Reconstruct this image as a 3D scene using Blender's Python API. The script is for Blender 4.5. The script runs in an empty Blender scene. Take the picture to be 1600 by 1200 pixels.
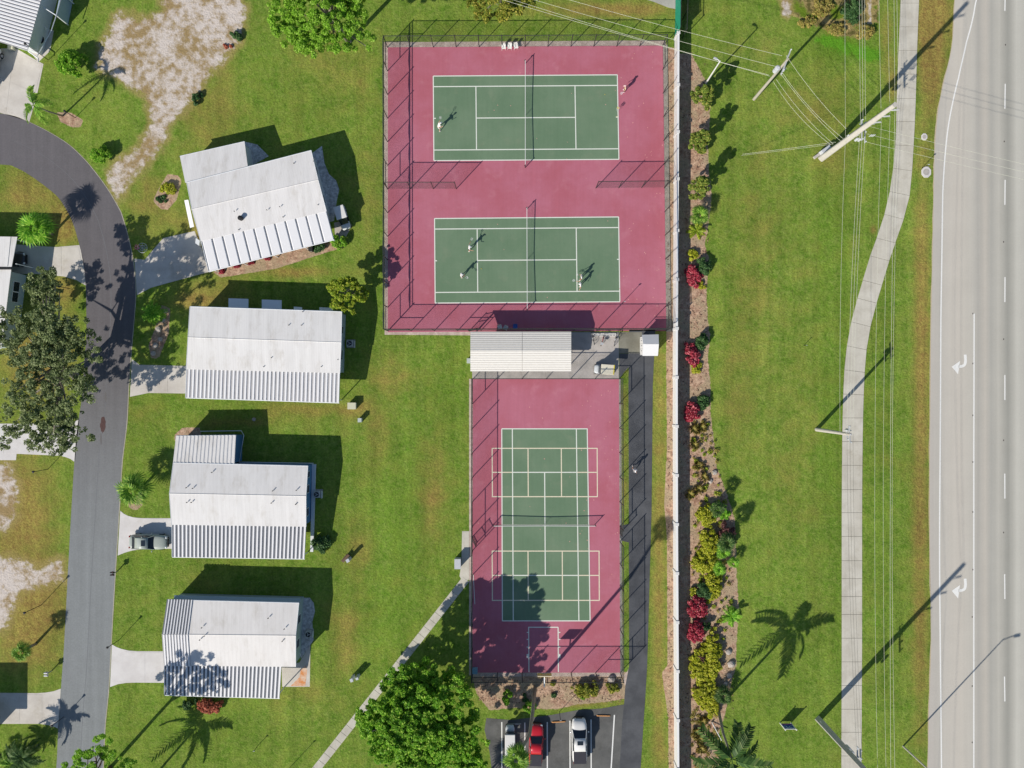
import bpy, bmesh, math, random
import numpy as np
from mathutils import Vector, Matrix
R = math.radians
random.seed(7); rng = np.random.default_rng(7)
C = bpy.context.scene.collection
# ------------------------------------------------ camera, sky, sun, exposure
S = 12.15          # plan scale: image pixels per metre on the ground
HC = 92.0          # drone height
cam = bpy.data.cameras.new('camera'); cam.sensor_width = 36; cam.lens = 36*HC/(1600/S)
cam.clip_start = 1; cam.clip_end = 4000
co = bpy.data.objects.new('camera', cam); co.location = (0, 0, HC); C.objects.link(co)
bpy.context.scene.camera = co
SUN_EL = 32.8; SDX, SDY = 0.684, 0.730     # shadows fall to the north-east
w = bpy.data.worlds.new("World"); bpy.context.scene.world = w; w.use_nodes = True
nt = w.node_tree; nt.nodes.clear()
sky = nt.nodes.new('ShaderNodeTexSky'); sky.sky_type = 'NISHITA'; sky.sun_disc = False
sky.sun_elevation = R(SUN_EL); sky.sun_rotation = math.atan2(-SDX, -SDY) % (2*math.pi)
sky.ozone_density = 1.6; sky.dust_density = 0.4
bg = nt.nodes.new('ShaderNodeBackground'); bg.inputs[1].default_value = 0.09
wo = nt.nodes.new('ShaderNodeOutputWorld')
nt.links.new(sky.outputs[0], bg.inputs[0]); nt.links.new(bg.outputs[0], wo.inputs[0])
sl = bpy.data.lights.new('sun', 'SUN'); sl.energy = 4.9; sl.angle = R(0.5); sl.color = (1, .93, .83)
so = bpy.data.objects.new('sun', sl); C.objects.link(so)
ce = math.cos(R(SUN_EL))
so.rotation_euler = Vector((SDX*ce, SDY*ce, -math.sin(R(SUN_EL)))).to_track_quat('-Z', 'Y').to_euler()
so.location = (-60, -60, 60)
vs = bpy.context.scene.view_settings; vs.view_transform = 'Standard'; vs.look = 'None'; vs.exposure = 0.05; vs.gamma = 1; vs.use_curve_mapping = False
bpy.context.scene.cycles.max_bounces = 5; bpy.context.scene.cycles.transparent_max_bounces = 8
bpy.context.scene.cycles.diffuse_bounces = 2; bpy.context.scene.cycles.use_denoising = True

def G(x, y, z=0.0):            # plan coordinates in image pixels -> world
    return Vector(((x-800)/S, (600-y)/S, z))
def P(x, y, z=0.0):            # image pixels of roof corners and other points at height z -> world
    f = 1 - z/HC
    return Vector(((x-800)/S*f, (600-y)/S*f, z))
# ------------------------------------------------ materials
def lin(v):
    v /= 255.0
    return v/12.92 if v <= .04045 else ((v+.055)/1.055)**2.4
def A(r, g, b, k=1.04):        # apparent look in full sun -> albedo
    return (min(.85, lin(r)/k), min(.85, lin(g)/k), min(.85, lin(b)/k), 1)
class NB:
    def __init__(s, name):
        s.m = bpy.data.materials.new(name); s.m.use_nodes = True
        s.t = s.m.node_tree; s.t.nodes.clear()
        s.out = s.n('ShaderNodeOutputMaterial'); s.b = s.n('ShaderNodeBsdfPrincipled')
        s.l(s.b.outputs[0], s.out.inputs[0]); s.tc = s.n('ShaderNodeTexCoord')
    def n(s, t): return s.t.nodes.new(t)
    def l(s, a, b): s.t.links.new(a, b)
    def set(s, sock, v):
        if hasattr(v, 'is_output') or isinstance(v, bpy.types.NodeSocket): s.l(v, sock)
        else: sock.default_value = v
    def vec(s, scale=(1, 1, 1), rot=0, src='Object'):
        g = s.n('ShaderNodeNewGeometry') if src == 'World' else None
        m = s.n('ShaderNodeMapping'); m.inputs['Scale'].default_value = scale; m.inputs['Rotation'].default_value = (0, 0, rot)
        s.l(g.outputs['Position'] if g else s.tc.outputs[src], m.inputs[0]); return m.outputs[0]
    def noise(s, scale, detail=3, v=None, rough=.55):
        n = s.n('ShaderNodeTexNoise'); n.inputs['Scale'].default_value = scale; n.inputs['Detail'].default_value = detail
        n.inputs['Roughness'].default_value = rough
        s.l(v if v is not None else s.vec(src='World'), n.inputs[0]); return n.outputs[0]
    def math(s, op, a, b=0, c=0):
        n = s.n('ShaderNodeMath'); n.operation = op
        s.set(n.inputs[0], a); s.set(n.inputs[1], b); s.set(n.inputs[2], c); return n.outputs[0]
    def step(s, v, lo, hi):
        n = s.n('ShaderNodeMapRange'); n.interpolation_type = 'SMOOTHSTEP'
        s.set(n.inputs[0], v); n.inputs[1].default_value = lo; n.inputs[2].default_value = hi; return n.outputs[0]
    def mix(s, f, a, b, mode='MIX'):
        n = s.n('ShaderNodeMix'); n.data_type = 'RGBA'; n.blend_type = mode
        s.set(n.inputs[0], f); s.set(n.inputs[6], a); s.set(n.inputs[7], b); return n.outputs[2]
    def mul(s, col, v):        # colour times grey value
        c = s.n('ShaderNodeCombineXYZ'); s.set(c.inputs[0], v); s.set(c.inputs[1], v); s.set(c.inputs[2], v)
        return s.mix(1.0, col, c.outputs[0], 'MULTIPLY')
    def bump(s, h, strength=.3, dist=.05):
        b = s.n('ShaderNodeBump'); b.inputs['Strength'].default_value = strength; b.inputs['Distance'].default_value = dist
        s.l(h, b.inputs['Height']); s.l(b.outputs[0], s.b.inputs['Normal'])
    def done(s, col, rough=.8, metal=0, spec=.3):
        s.set(s.b.inputs['Base Color'], col); s.b.inputs['Roughness'].default_value = rough
        s.b.inputs['Metallic'].default_value = metal; s.b.inputs['Specular IOR Level'].default_value = spec
        return s.m
_mc = {}
def plain(name, rgb, rough=.6, metal=0, var=.12, sc=3, spec=.3):
    if name in _mc: return _mc[name]
    b = NB(name); a = rgb if len(rgb) == 4 else A(*rgb)
    n = b.noise(sc, 4); n2 = b.noise(min(sc*6, 5), 2)
    v = b.math('ADD', b.math('MULTIPLY', n, 2*var), b.math('MULTIPLY', n2, var))
    v = b.math('ADD', v, 1-1.5*var)
    _mc[name] = b.done(b.mul(a, v), rough, metal, spec); return _mc[name]
def foliage(name, c1, c2, c3=None, trans=.35):
    b = NB(name); g = b.n('ShaderNodeNewGeometry')
    r = b.n('ShaderNodeValToRGB'); r.color_ramp.elements[0].color = A(*c1); r.color_ramp.elements[1].color = A(*c2)
    r.color_ramp.elements[0].position = .1; r.color_ramp.elements[1].position = .75
    if c3: e = r.color_ramp.elements.new(.95); e.color = A(*c3)
    b.l(g.outputs['Random Per Island'], r.inputs[0])
    n = b.noise(.9, 2); col = b.mul(r.outputs[0], b.math('ADD', b.math('MULTIPLY', n, .7), .65))
    b.done(col, .55, 0, .25)
    tr = b.n('ShaderNodeBsdfTranslucent'); b.l(col, tr.inputs[0])
    mx = b.n('ShaderNodeMixShader'); mx.inputs[0].default_value = trans
    b.l(b.b.outputs[0], mx.inputs[1]); b.l(tr.outputs[0], mx.inputs[2]); b.l(mx.outputs[0], b.out.inputs[0])
    return b.m
# ------------------------------------------------ mesh helpers
class MB:
    def __init__(s): s.v = []; s.f = []; s.mi = []; s.cur = 0
    def add(s, vs_, fs):
        o = len(s.v); s.v += [tuple(q) for q in vs_]
        for f in fs: s.f.append(tuple(i+o for i in f)); s.mi.append(s.cur)
    def box(s, c, d, rz=0, taper=1.0, M=None):
        hx, hy, hz = d[0]/2, d[1]/2, d[2]/2; vs_ = []
        for z, t in ((-hz, 1), (hz, taper)):
            for x, y in ((-hx, -hy), (hx, -hy), (hx, hy), (-hx, hy)):
                x2, y2 = x*t, y*t
                vs_.append((c[0]+x2*math.cos(rz)-y2*math.sin(rz), c[1]+x2*math.sin(rz)+y2*math.cos(rz), c[2]+z))
        s.add(vs_, [(0, 3, 2, 1), (4, 5, 6, 7), (0, 1, 5, 4), (1, 2, 6, 5), (2, 3, 7, 6), (3, 0, 4, 7)])
    def prism(s, pts, z0, z1):
        n = len(pts)
        a = sum(pts[i][0]*pts[(i+1) % n][1]-pts[(i+1) % n][0]*pts[i][1] for i in range(n))
        if a < 0: pts = pts[::-1]
        s.add([(p[0], p[1], z0) for p in pts]+[(p[0], p[1], z1) for p in pts],
              [tuple(range(n-1, -1, -1)), tuple(range(n, 2*n))]+[(i, (i+1) % n, (i+1) % n+n, i+n) for i in range(n)])
    def slab(s, q, t):        # 3D quad thickened downwards
        q = [Vector(p) for p in q]
        nrm = (q[1]-q[0]).cross(q[3]-q[0])
        if nrm.z < 0: q = q[::-1]
        lo = [p-Vector((0, 0, t)) for p in q]
        s.add(q+lo, [(0, 1, 2, 3), (7, 6, 5, 4)]+[(i, i+4, (i+1) % 4+4, (i+1) % 4) for i in range(4)])
    def tube(s, pts, r, n=6, cap=True):
        pts = [Vector(p) for p in pts]; rr = r if isinstance(r, (list, tuple)) else [r]*len(pts)
        vs_ = []; up = Vector((0, 0, 1)); prev = None
        for i, p in enumerate(pts):
            d = (pts[min(i+1, len(pts)-1)]-pts[max(i-1, 0)]).normalized()
            a = prev if prev is not None else (up if abs(d.z) < .9 else Vector((1, 0, 0)))
            u = a-d*a.dot(d)
            if u.length < 1e-4: u = Vector((1, 0, 0)) if abs(d.x) < .9 else Vector((0, 1, 0)); u = u-d*u.dot(d)
            u.normalize(); prev = u; v = d.cross(u)
            for k in range(n):
                t = 2*math.pi*k/n; vs_.append(p+(u*math.cos(t)+v*math.sin(t))*rr[i])
        fs = [(i*n+k, i*n+(k+1) % n, (i+1)*n+(k+1) % n, (i+1)*n+k) for i in range(len(pts)-1) for k in range(n)]
        if cap: fs += [tuple(range(n-1, -1, -1)), tuple((len(pts)-1)*n+k for k in range(n))]
        s.add(vs_, fs)
    def cyl(s, a, b, r, n=10, r2=None): s.tube([a, b], [r, r2 if r2 is not None else r], n)
    def ring(s, c, rad, r, axis='z', n=16, m=5, rot=0):
        pts = []
        for k in range(n+1):
            t = 2*math.pi*k/n; q = [rad*math.cos(t), rad*math.sin(t)]
            v = {'z': (q[0], q[1], 0), 'y': (q[0], 0, q[1]), 'x': (0, q[0], q[1])}[axis]
            pts.append((c[0]+v[0]*math.cos(rot)-v[1]*math.sin(rot), c[1]+v[0]*math.sin(rot)+v[1]*math.cos(rot), c[2]+v[2]))
        s.tube(pts, r, m, False)
    def ball(s, c, r, n=8, m=5):
        rx, ry, rz = r if isinstance(r, (tuple, list)) else (r, r, r); vs_ = []; fs = []
        for i in range(m+1):
            p = math.pi*i/m
            for k in range(n):
                t = 2*math.pi*k/n; vs_.append((c[0]+rx*math.sin(p)*math.cos(t), c[1]+ry*math.sin(p)*math.sin(t), c[2]+rz*math.cos(p)))
        for i in range(m):
            for k in range(n): fs.append((i*n+k, (i+1)*n+k, (i+1)*n+(k+1) % n, i*n+(k+1) % n))
        s.add(vs_, fs)
    def data(s, name, mats, smooth=False):
        me = bpy.data.meshes.new(name); me.from_pydata(s.v, [], s.f)
        for m in (mats if isinstance(mats, (list, tuple)) else [mats]): me.materials.append(m)
        me.polygons.foreach_set('material_index', s.mi)
        if smooth: me.polygons.foreach_set('use_smooth', [True]*len(s.f))
        me.update(); return me
    def build(s, name, mats, parent=None, smooth=False, loc=None, bevel=0):
        o = bpy.data.objects.new(name, s.data(name, mats, smooth)); C.objects.link(o)
        if parent: o.parent = parent
        if loc: o.location = loc
        if bevel:
            b = o.modifiers.new('bevel', 'BEVEL'); b.width = bevel; b.segments = 2; b.limit_method = 'ANGLE'
        return o
def inst(name, me, parent, loc=(0, 0, 0), rot=(0, 0, 0), sc=(1, 1, 1)):
    o = bpy.data.objects.new(name, me); C.objects.link(o); o.parent = parent
    o.location = loc; o.rotation_euler = rot; o.scale = sc; return o
def thing(name, label, cat, loc=(0, 0, 0), rz=0, group=None):
    o = bpy.data.objects.new(name, None); C.objects.link(o); o.empty_display_size = .3
    o.location = loc; o.rotation_euler = (0, 0, rz); o['label'] = label; o['category'] = cat
    if group: o['group'] = group
    return o
def tag(o, label, cat, group=None):
    o['label'] = label; o['category'] = cat
    if group: o['group'] = group
    return o
def struct(o): o['kind'] = 'structure'; return o
def stuff(o): o['kind'] = 'stuff'; return o
def copy_tree(o, parent=None):
    c = o.copy(); C.objects.link(c); c.parent = parent
    for ch in list(o.children): copy_tree(ch, c)
    return c
def sheet(name, pts, z, m, parent=None):
    b = MB(); pts = [G(*p) for p in pts]; b.prism([(p.x, p.y) for p in pts], z-.05, z)
    return b.build(name, m, parent)
def fast(name, V, F, m, parent=None):
    me = bpy.data.meshes.new(name); k = F.shape[1]
    me.vertices.add(len(V)); me.vertices.foreach_set('co', V.astype(np.float32).ravel())
    me.loops.add(F.size); me.loops.foreach_set('vertex_index', F.astype(np.int32).ravel())
    me.polygons.add(len(F)); me.polygons.foreach_set('loop_start', np.arange(0, F.size, k, dtype=np.int32))
    me.polygons.foreach_set('loop_total', np.full(len(F), k, np.int32))
    me.update(calc_edges=True)
    if m: me.materials.append(m)
    o = bpy.data.objects.new(name, me); C.objects.link(o)
    if parent: o.parent = parent
    return o
# ------------------------------------------------ ground with its covers
def ax(a, b, st):
    f = np.arange(a, b+st, st); far = np.array([20, 50, 110, 250, 600, 1300.])
    return np.concatenate([a-far[::-1], f, b+far])
gx = ax(-72, 74, .36); gy = ax(-58, 60, .36)
XX, YY = np.meshgrid(gx, gy); UX = XX*S+800; UY = 600-YY*S
def sd_poly(pts, wid=1.5):     # 0.5 on the outline, 1 inside, 0 outside
    d = np.full(UX.shape, 1e9); ins = np.zeros(UX.shape, bool); n = len(pts)
    for i in range(n):
        x0, y0 = pts[i]; x1, y1 = pts[(i+1) % n]; dx, dy = x1-x0, y1-y0
        t = np.clip(((UX-x0)*dx+(UY-y0)*dy)/(dx*dx+dy*dy+1e-9), 0, 1)
        d = np.minimum(d, np.hypot(UX-x0-t*dx, UY-y0-t*dy))
        c = ((y0 > UY) != (y1 > UY)) & (UX < (x1-x0)*(UY-y0)/(y1-y0+1e-9)+x0); ins ^= c
    return np.clip(.5+np.where(ins, d, -d)/S/(2*wid), 0, 1)
def blob(x, y, rx, ry, v, rot=0):
    c, s_ = math.cos(rot), math.sin(rot); dx, dy = UX-x, UY-y
    q = ((dx*c+dy*s_)/rx)**2+((-dx*s_+dy*c)/ry)**2; return v*np.exp(-q*1.2)
Z = np.zeros(UX.shape)
sand = Z.copy()
for p in ([(185, 18), (215, 30), (250, 20), (256, -40), (360, -40), (385, 15), (372, 70), (345, 100), (325, 120), (310, 150), (292, 165), (268, 195), (255, 225), (232, 262), (205, 285), (180, 318), (166, 268), (180, 250), (215, 230), (236, 190), (226, 150), (190, 128), (150, 105), (156, 75)],
          [(-80, 722), (20, 722), (34, 760), (30, 800), (10, 830), (-80, 835)],
          [(-80, 870), (30, 872), (60, 890), (95, 872), (100, 905), (70, 915), (30, 925), (8, 985), (-80, 990)]):
    sand = np.maximum(sand, sd_poly(p))
sand = sand-blob(290, 75, 26, 45, .22)-blob(215, 255, 30, 40, .12)-blob(345, 55, 26, 40, .1)-blob(20, 760, 60, 60, .15)-blob(272, 30, 22, 30, .12)
sand = np.maximum(sand, sd_poly([(1210, -30), (1232, -30), (1238, 20), (1230, 32), (1222, 22)], .6)*.8)
sand = np.maximum(sand, sd_poly([(1357, -60), (1362, -60), (1362, 36), (1356, 36)], .5))
mul = Z.copy()      # mulch beds
bed = [(1056, 84), (1080, 84), (1091, 105), (1104, 128), (1110, 160), (1109, 190), (1106, 225), (1107, 262), (1112, 300), (1110, 330), (1107, 350), (1101, 382), (1108, 405), (1104, 450), (1105, 487), (1109, 525), (1106, 562), (1110, 600), (1110, 637), (1115, 687), (1119, 725), (1127, 750), (1137, 775), (1148, 812), (1150, 850), (1150, 887), (1151, 900), (1155, 950), (1151, 1000), (1150, 1040), (1142, 1070), (1134, 1112), (1122, 1150), (1125, 1215), (1130, 1300), (1056, 1300)]
mul = np.maximum(mul, sd_poly(bed, .9))
mul = np.maximum(mul, sd_poly([(735, 1050), (974, 1050), (982, 1052), (977, 1092), (945, 1097), (900, 1101), (868, 1108), (800, 1106), (765, 1110), (745, 1085)], .8))
mul = np.maximum(mul, sd_poly([(1042, 74), (1054, 74), (1055, 1300), (1046, 1300), (1044, 1120), (1034, 1052), (1043, 1040), (1042, 840), (1038, 790), (1042, 700), (1041, 560)], .5))
mul = np.maximum(mul, sd_poly([(332, 424), (518, 376), (522, 366), (542, 376), (540, 385), (430, 420), (345, 434)], .4))
mul = np.maximum(mul, sd_poly([(262, 272), (278, 274), (284, 283), (276, 312), (262, 328), (252, 327), (239, 314), (247, 296)], .4))
mul = np.maximum(mul, sd_poly([(88, 175), (112, 176), (130, 188), (126, 199), (112, 199), (94, 190)], .4))
mul = np.maximum(mul, sd_poly([(200, 770), (222, 776), (223, 790), (212, 798), (201, 792)], .4))
mul = np.maximum(mul, sd_poly([(252, 476), (266, 482), (264, 520), (248, 560), (236, 560), (232, 540), (245, 505)], .4))
mul = np.maximum(mul, sd_poly([(272, 680), (285, 668), (312, 668), (316, 684), (276, 700)], .4))
dry = Z+.12
for q in ((682, 735, 22, 70, .3), (675, 800, 20, 60, .25), (590, 680, 25, 60, .25), (470, 285, 60, 14, .6), (470, 425, 60, 10, .55), (345, 460, 60, 40, .3), (475, 640, 70, 14, .5), (380, 660, 60, 8, .4),
          (330, 160, 60, 120, .3), (520, 100, 70, 60, .25), (575, 300, 25, 100, .22), (1441, 480, 15, 240, .5), (1438, 900, 15, 340, .48), (1455, 60, 22, 130, .85), (1462, 0, 20, 80, .4),
          (40, 300, 60, 40, .5), (100, 350, 25, 40, .6), (60, 560, 60, 70, .7), (100, 450, 30, 25, .5), (30, 800, 60, 120, .6), (60, 940, 70, 70, .55), (40, 1020, 60, 50, .4),
          (1030, 900, 14, 500, .45), (976, 700, 6, 160, .3), (1180, 400, 50, 200, .17), (1240, 700, 40, 140, .14), (1150, 620, 30, 120, .2), (1365, 360, 6, 8, .6), (1385, 60, 12, 60, .4), (1395, 130, 8, 30, .4),
          (950, 15, 130, 14, .6), (560, 860, 25, 60, .35), (540, 1000, 30, 60, .35), (480, 1090, 60, 30, .2), (870, 1098, 110, 8, .5), (290, 900, 60, 30, .1), (240, 640, 40, 30, .15), (1270, 170, 60, 60, .25), (1300, 250, 40, 30, .3),
          (610, 590, 40, 30, .35), (560, 640, 30, 20, .3), (230, 320, 40, 60, .35), (310, 370, 50, 50, .45), (300, 470, 40, 20, .45), (1500, 40, 20, 50, .4), (1000, 540, 8, 30, .1)):
    dry += blob(*q)
lush = Z+.35
for q in ((620, 800, 70, 150, .3), (700, 620, 40, 80, .25), (600, 960, 60, 80, .3), (300, 1140, 120, 50, .2), (1290, 350, 14, 180, .4), (1292, 700, 14, 160, .35), (1318, 420, 10, 300, .35), (1380, 700, 30, 500, .2), (1310, 900, 12, 300, .25),
          (1320, 75, 60, 20, .9), (1365, 85, 22, 18, .6), (260, 630, 60, 20, .3), (215, 870, 40, 60, .2), (420, 120, 60, 80, .15), (1190, 80, 60, 40, -.2), (1200, 500, 50, 260, -.15), (240, 880, 40, 20, .3), (560, 500, 30, 60, .2), (1000, 1100, 8, 80, .3), (1240, 1100, 60, 120, .2)):
    lush += blob(*q)
brush = np.clip(sd_poly([(1215, -60), (1380, -60), (1372, 45), (1345, 62), (1310, 56), (1265, 38), (1235, 22)], 1.2), 0, 1)
ny, nx = UX.shape
V = np.stack([XX.ravel(), YY.ravel(), np.zeros(nx*ny)], 1)
ii = (np.arange(ny-1)[:, None]*nx+np.arange(nx-1)[None]).ravel()
F = np.stack([ii, ii+1, ii+1+nx, ii+nx], 1)
ground = struct(fast('ground', V, F, None))
def attr(name, a, b, c, d):
    at = ground.data.attributes.new(name, 'FLOAT_COLOR', 'POINT')
    at.data.foreach_set('color', np.stack([q.ravel() for q in (a, b, c, d)], 1).astype(np.float32).ravel())
attr('cover', sand, mul, np.clip(dry, 0, 1), np.clip(lush, 0, 1)); weed = np.clip(blob(1318, 74, 42, 15, 1, .25)+blob(1362, 86, 24, 14, 1)+blob(1290, 62, 20, 8, .8), 0, 1)
attr('cover_b', brush, weed, Z, Z+1)
b = NB('lawn_ground')
at = b.n('ShaderNodeAttribute'); at.attribute_name = 'cover'; sp = b.n('ShaderNodeSeparateColor'); b.l(at.outputs[0], sp.inputs[0])
ab = b.n('ShaderNodeAttribute'); ab.attribute_name = 'cover_b'; sb = b.n('ShaderNodeSeparateColor'); b.l(ab.outputs[0], sb.inputs[0])
wv = b.vec(src='World')
n_big = b.noise(.06, 3, wv); n_mid = b.noise(.45, 4, wv, .62); n_sm = b.noise(1.5, 4, wv, .7); n_fine = b.noise(4.2, 3, wv, .8); n_dirt = b.noise(.9, 6, wv, .68); n_pat = b.noise(.22, 4, wv, .6)
mow = b.noise(1, 2, b.vec((.7, .02, 1), src='World')); tuft = b.noise(2.6, 3, b.vec((1, .35, 1), .5, src='World'))
g0 = b.mix(b.step(n_mid, .32, .68), A(92, 124, 40), A(128, 146, 62))
g0 = b.mix(b.math('MULTIPLY', b.step(n_sm, .35, .7), .5), g0, A(158, 166, 90))
g0 = b.mix(b.math('MULTIPLY', at.outputs['Alpha'], b.step(n_mid, .2, .75)), g0, A(82, 132, 28))
dryf = b.step(b.math('ADD', b.math('MULTIPLY', sp.outputs[2], .8), b.math('ADD', b.math('MULTIPLY', n_mid, .5), b.math('MULTIPLY', n_pat, .35))), .45, 1.05)
g0 = b.mix(dryf, g0, b.mix(b.step(n_sm, .35, .65), A(158, 144, 76), A(142, 120, 68)))
g0 = b.mul(g0, b.math('ADD', b.math('MULTIPLY', n_fine, 1.7), .15))
g0 = b.mul(g0, b.math('ADD', b.math('MULTIPLY', mow, .6), .7))
g0 = b.mul(g0, b.math('ADD', b.math('MULTIPLY', tuft, .6), .7)); g0 = b.mul(g0, b.math('ADD', b.math('MULTIPLY', b.noise(.16, 3, wv, .6), .55), .74))
br = b.mix(b.step(n_dirt, .38, .62), A(96, 92, 52), A(196, 172, 118))
br = b.mix(b.step(n_mid, .5, .62), br, A(104, 128, 40)); br = b.mul(br, b.math('ADD', b.math('MULTIPLY', n_fine, 1.3), .35))
g0 = b.mix(b.step(b.math('ADD', sb.outputs[0], b.math('MULTIPLY', b.math('SUBTRACT', n_dirt, .5), .9)), .47, .56), g0, br)
wet = b.mul(b.mix(n_sm, A(82, 142, 28), A(110, 162, 50)), b.math('ADD', n_fine, .45))
g0 = b.mix(b.step(b.math('ADD', sb.outputs[1], b.math('MULTIPLY', b.math('SUBTRACT', n_sm, .5), 2.2)), .45, .9), g0, wet)
sandc = b.mix(b.step(b.math('ADD', b.math('MULTIPLY', n_dirt, .55), b.math('MULTIPLY', n_pat, .5)), .44, .6), A(162, 140, 100), A(216, 206, 198))
sandc = b.mix(b.math('MULTIPLY', b.step(n_fine, .5, .7), .35), sandc, A(150, 132, 96))
sandc = b.mix(b.math('MULTIPLY', b.step(n_sm, .6, .75), .6), sandc, A(120, 108, 68)); sandc = b.mul(sandc, b.math('ADD', b.math('MULTIPLY', n_fine, .5), .74))
sm_ = b.step(b.math('ADD', sp.outputs[0], b.math('ADD', b.math('MULTIPLY', b.math('SUBTRACT', n_dirt, .5), .85), b.math('MULTIPLY', b.math('SUBTRACT', n_sm, .5), .7))), .44, .7)
edge = b.step(b.math('ADD', sp.outputs[0], b.math('MULTIPLY', b.math('SUBTRACT', n_mid, .5), .8)), .12, .5)
g0 = b.mix(b.math('MULTIPLY', edge, .75), g0, b.mul(b.mix(n_sm, A(140, 128, 66), A(178, 160, 110)), b.math('ADD', n_fine, .5)))
g0 = b.mix(sm_, g0, sandc)
mc = b.mix(b.step(n_sm, .35, .65), A(158, 124, 104), A(206, 176, 150))
mc = b.mix(b.step(n_mid, .42, .6), mc, A(176, 156, 128)); mc = b.mul(mc, b.math('ADD', b.math('MULTIPLY', n_fine, 1.5), .25))
g0 = b.mix(b.step(b.math('ADD', sp.outputs[1], b.math('ADD', b.math('MULTIPLY', b.math('SUBTRACT', n_dirt, .5), .3), b.math('MULTIPLY', b.math('SUBTRACT', n_sm, .5), .2))), .46, .54), g0, mc)
b.bump(b.math('ADD', n_fine, b.math('MULTIPLY', n_sm, .8)), .9, .10)
ground.data.materials.append(b.done(g0, .95, 0, .05))

# ------------------------------------------------ hard surfaces
def pave(name, c1, c2, sc=.5, speck=.25, streak=None, rough=.9, dirt=None):
    b = NB(name); wv = b.vec(src='World'); n1 = b.noise(sc, 4, wv, .6); n2 = b.noise(4.5, 3, wv, .8)
    c = b.mix(b.step(n1, .3, .7), A(*c1), A(*c2))
    if dirt: c = b.mix(b.math('MULTIPLY', b.step(b.noise(.25, 5, wv, .7), .5, .72), .7), c, A(*dirt))
    if streak: c = b.mul(c, b.math('ADD', b.math('MULTIPLY', b.noise(1, 3, b.vec(streak, src='World')), .3), .85))
    c = b.mul(c, b.math('ADD', b.math('MULTIPLY', n2, speck*2), 1-speck)); b.bump(n2, .25, .01)
    return b.done(c, rough, 0, .15)
M_conc = pave('concrete', (198, 192, 184), (216, 211, 203), .35, .08, dirt=(182, 174, 160))
M_conc2 = pave('white_concrete', (212, 208, 206), (226, 223, 221), .4, .05, dirt=(200, 195, 188))
M_pad = pave('grey_concrete', (168, 164, 158), (196, 190, 184), .5, .1, dirt=(140, 136, 128))
M_path = pave('dark_asphalt', (78, 80, 84), (96, 98, 102), .4, .15)
M_lot = pave('parking_asphalt', (92, 93, 92), (112, 112, 110), .3, .18, dirt=(80, 80, 78))
M_walk = pave('sidewalk_concrete', (190, 185, 172), (209, 205, 193), .5, .1, (2, .1, 1), dirt=(172, 165, 148))
M_joint = pave('joint_dirt', (96, 88, 72), (120, 112, 92), 2, .2)
M_gravel = pave('pale_gravel', (178, 160, 148), (206, 190, 178), 1.5, .45)
M_gravel2 = pave('grey_gravel', (150, 148, 138), (182, 176, 164), 1.5, .4)
M_edge = pave('edge_ribbon', (170, 164, 140), (190, 184, 168), 1, .3)
# street with newer asphalt to the north
b = NB('street_asphalt'); wv = b.vec(src='World')
sx = b.n('ShaderNodeSeparateXYZ'); b.l(wv, sx.inputs[0])
f = b.step(b.math('ADD', sx.outputs[1], b.math('MULTIPLY', b.noise(.1, 3, wv), 8)), -22, 12)
c = b.mix(f, A(138, 142, 143), A(108, 105, 108))
sn = b.noise(1, 3, b.vec((1.6, .05, 1), -.05, src='World')); spk = b.noise(4.5, 3, wv, .8)
c = b.mul(c, b.math('ADD', b.math('MULTIPLY', sn, .35), .82)); c = b.mul(c, b.math('ADD', b.math('MULTIPLY', b.noise(.7, 4, wv), .2), .9))
c = b.mul(c, b.math('ADD', b.math('MULTIPLY', spk, .5), .75)); b.bump(spk, .3, .01); M_street = b.done(c, .9, 0, .15)
# highway: worn lanes run north-south
b = NB('highway_concrete'); wv = b.vec(src='World'); sx = b.n('ShaderNodeSeparateXYZ'); b.l(wv, sx.inputs[0])
t = b.math('MULTIPLY_ADD', b.math('ADD', sx.outputs[0], b.math('MULTIPLY', b.noise(.3, 2, b.vec((1, .1, 1), src='World')), .25)), S/200.0, (800-1450)/200.0)
rp = b.n('ShaderNodeValToRGB'); rp.color_ramp.elements[0].color = A(190, 184, 176); rp.color_ramp.elements[1].color = A(200, 198, 194)
for px, c3 in ((1468, (188, 186, 184)), (1480, (196, 193, 190)), (1500, (198, 194, 190)), (1521, (192, 190, 187)), (1530, (176, 175, 174)), (1541, (192, 188, 184)), (1550, (174, 174, 173)), (1562, (188, 187, 184)), (1576, (158, 159, 158)), (1583, (176, 176, 174)), (1590, (196, 196, 193)), (1605, (186, 186, 184)), (1620, (196, 195, 192)), (1635, (170, 170, 168))):
    e = rp.color_ramp.elements.new((px-1450)/200); e.color = A(c3[0]+1, c3[1]-1, c3[2]-8)
b.l(t, rp.inputs[0]); c = rp.outputs[0]
c = b.mul(c, b.math('ADD', b.math('MULTIPLY', b.noise(1, 3, b.vec((2.5, .03, 1), src='World')), .14), .93))
c = b.mul(c, b.math('ADD', b.math('MULTIPLY', b.noise(.3, 5, wv, .65), .16), .92))
spk = b.noise(4.5, 3, wv, .8); c = b.mul(c, b.math('ADD', b.math('MULTIPLY', spk, .16), .92)); M_high = b.done(c, .85, 0, .2)
def paint(name, c, wear=.25):
    b = NB(name); n = b.noise(6, 4); col = b.mix(b.math('MULTIPLY', b.step(n, .5, .75), wear), A(*c), A(c[0]*.7, c[1]*.7, c[2]*.7)); return b.done(col, .6)
M_white = paint('white_paint', (238, 238, 234)); M_cream = paint('cream_line_paint', (232, 222, 196), .4); M_line = paint('court_line_paint', (228, 232, 222), .2)
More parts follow.
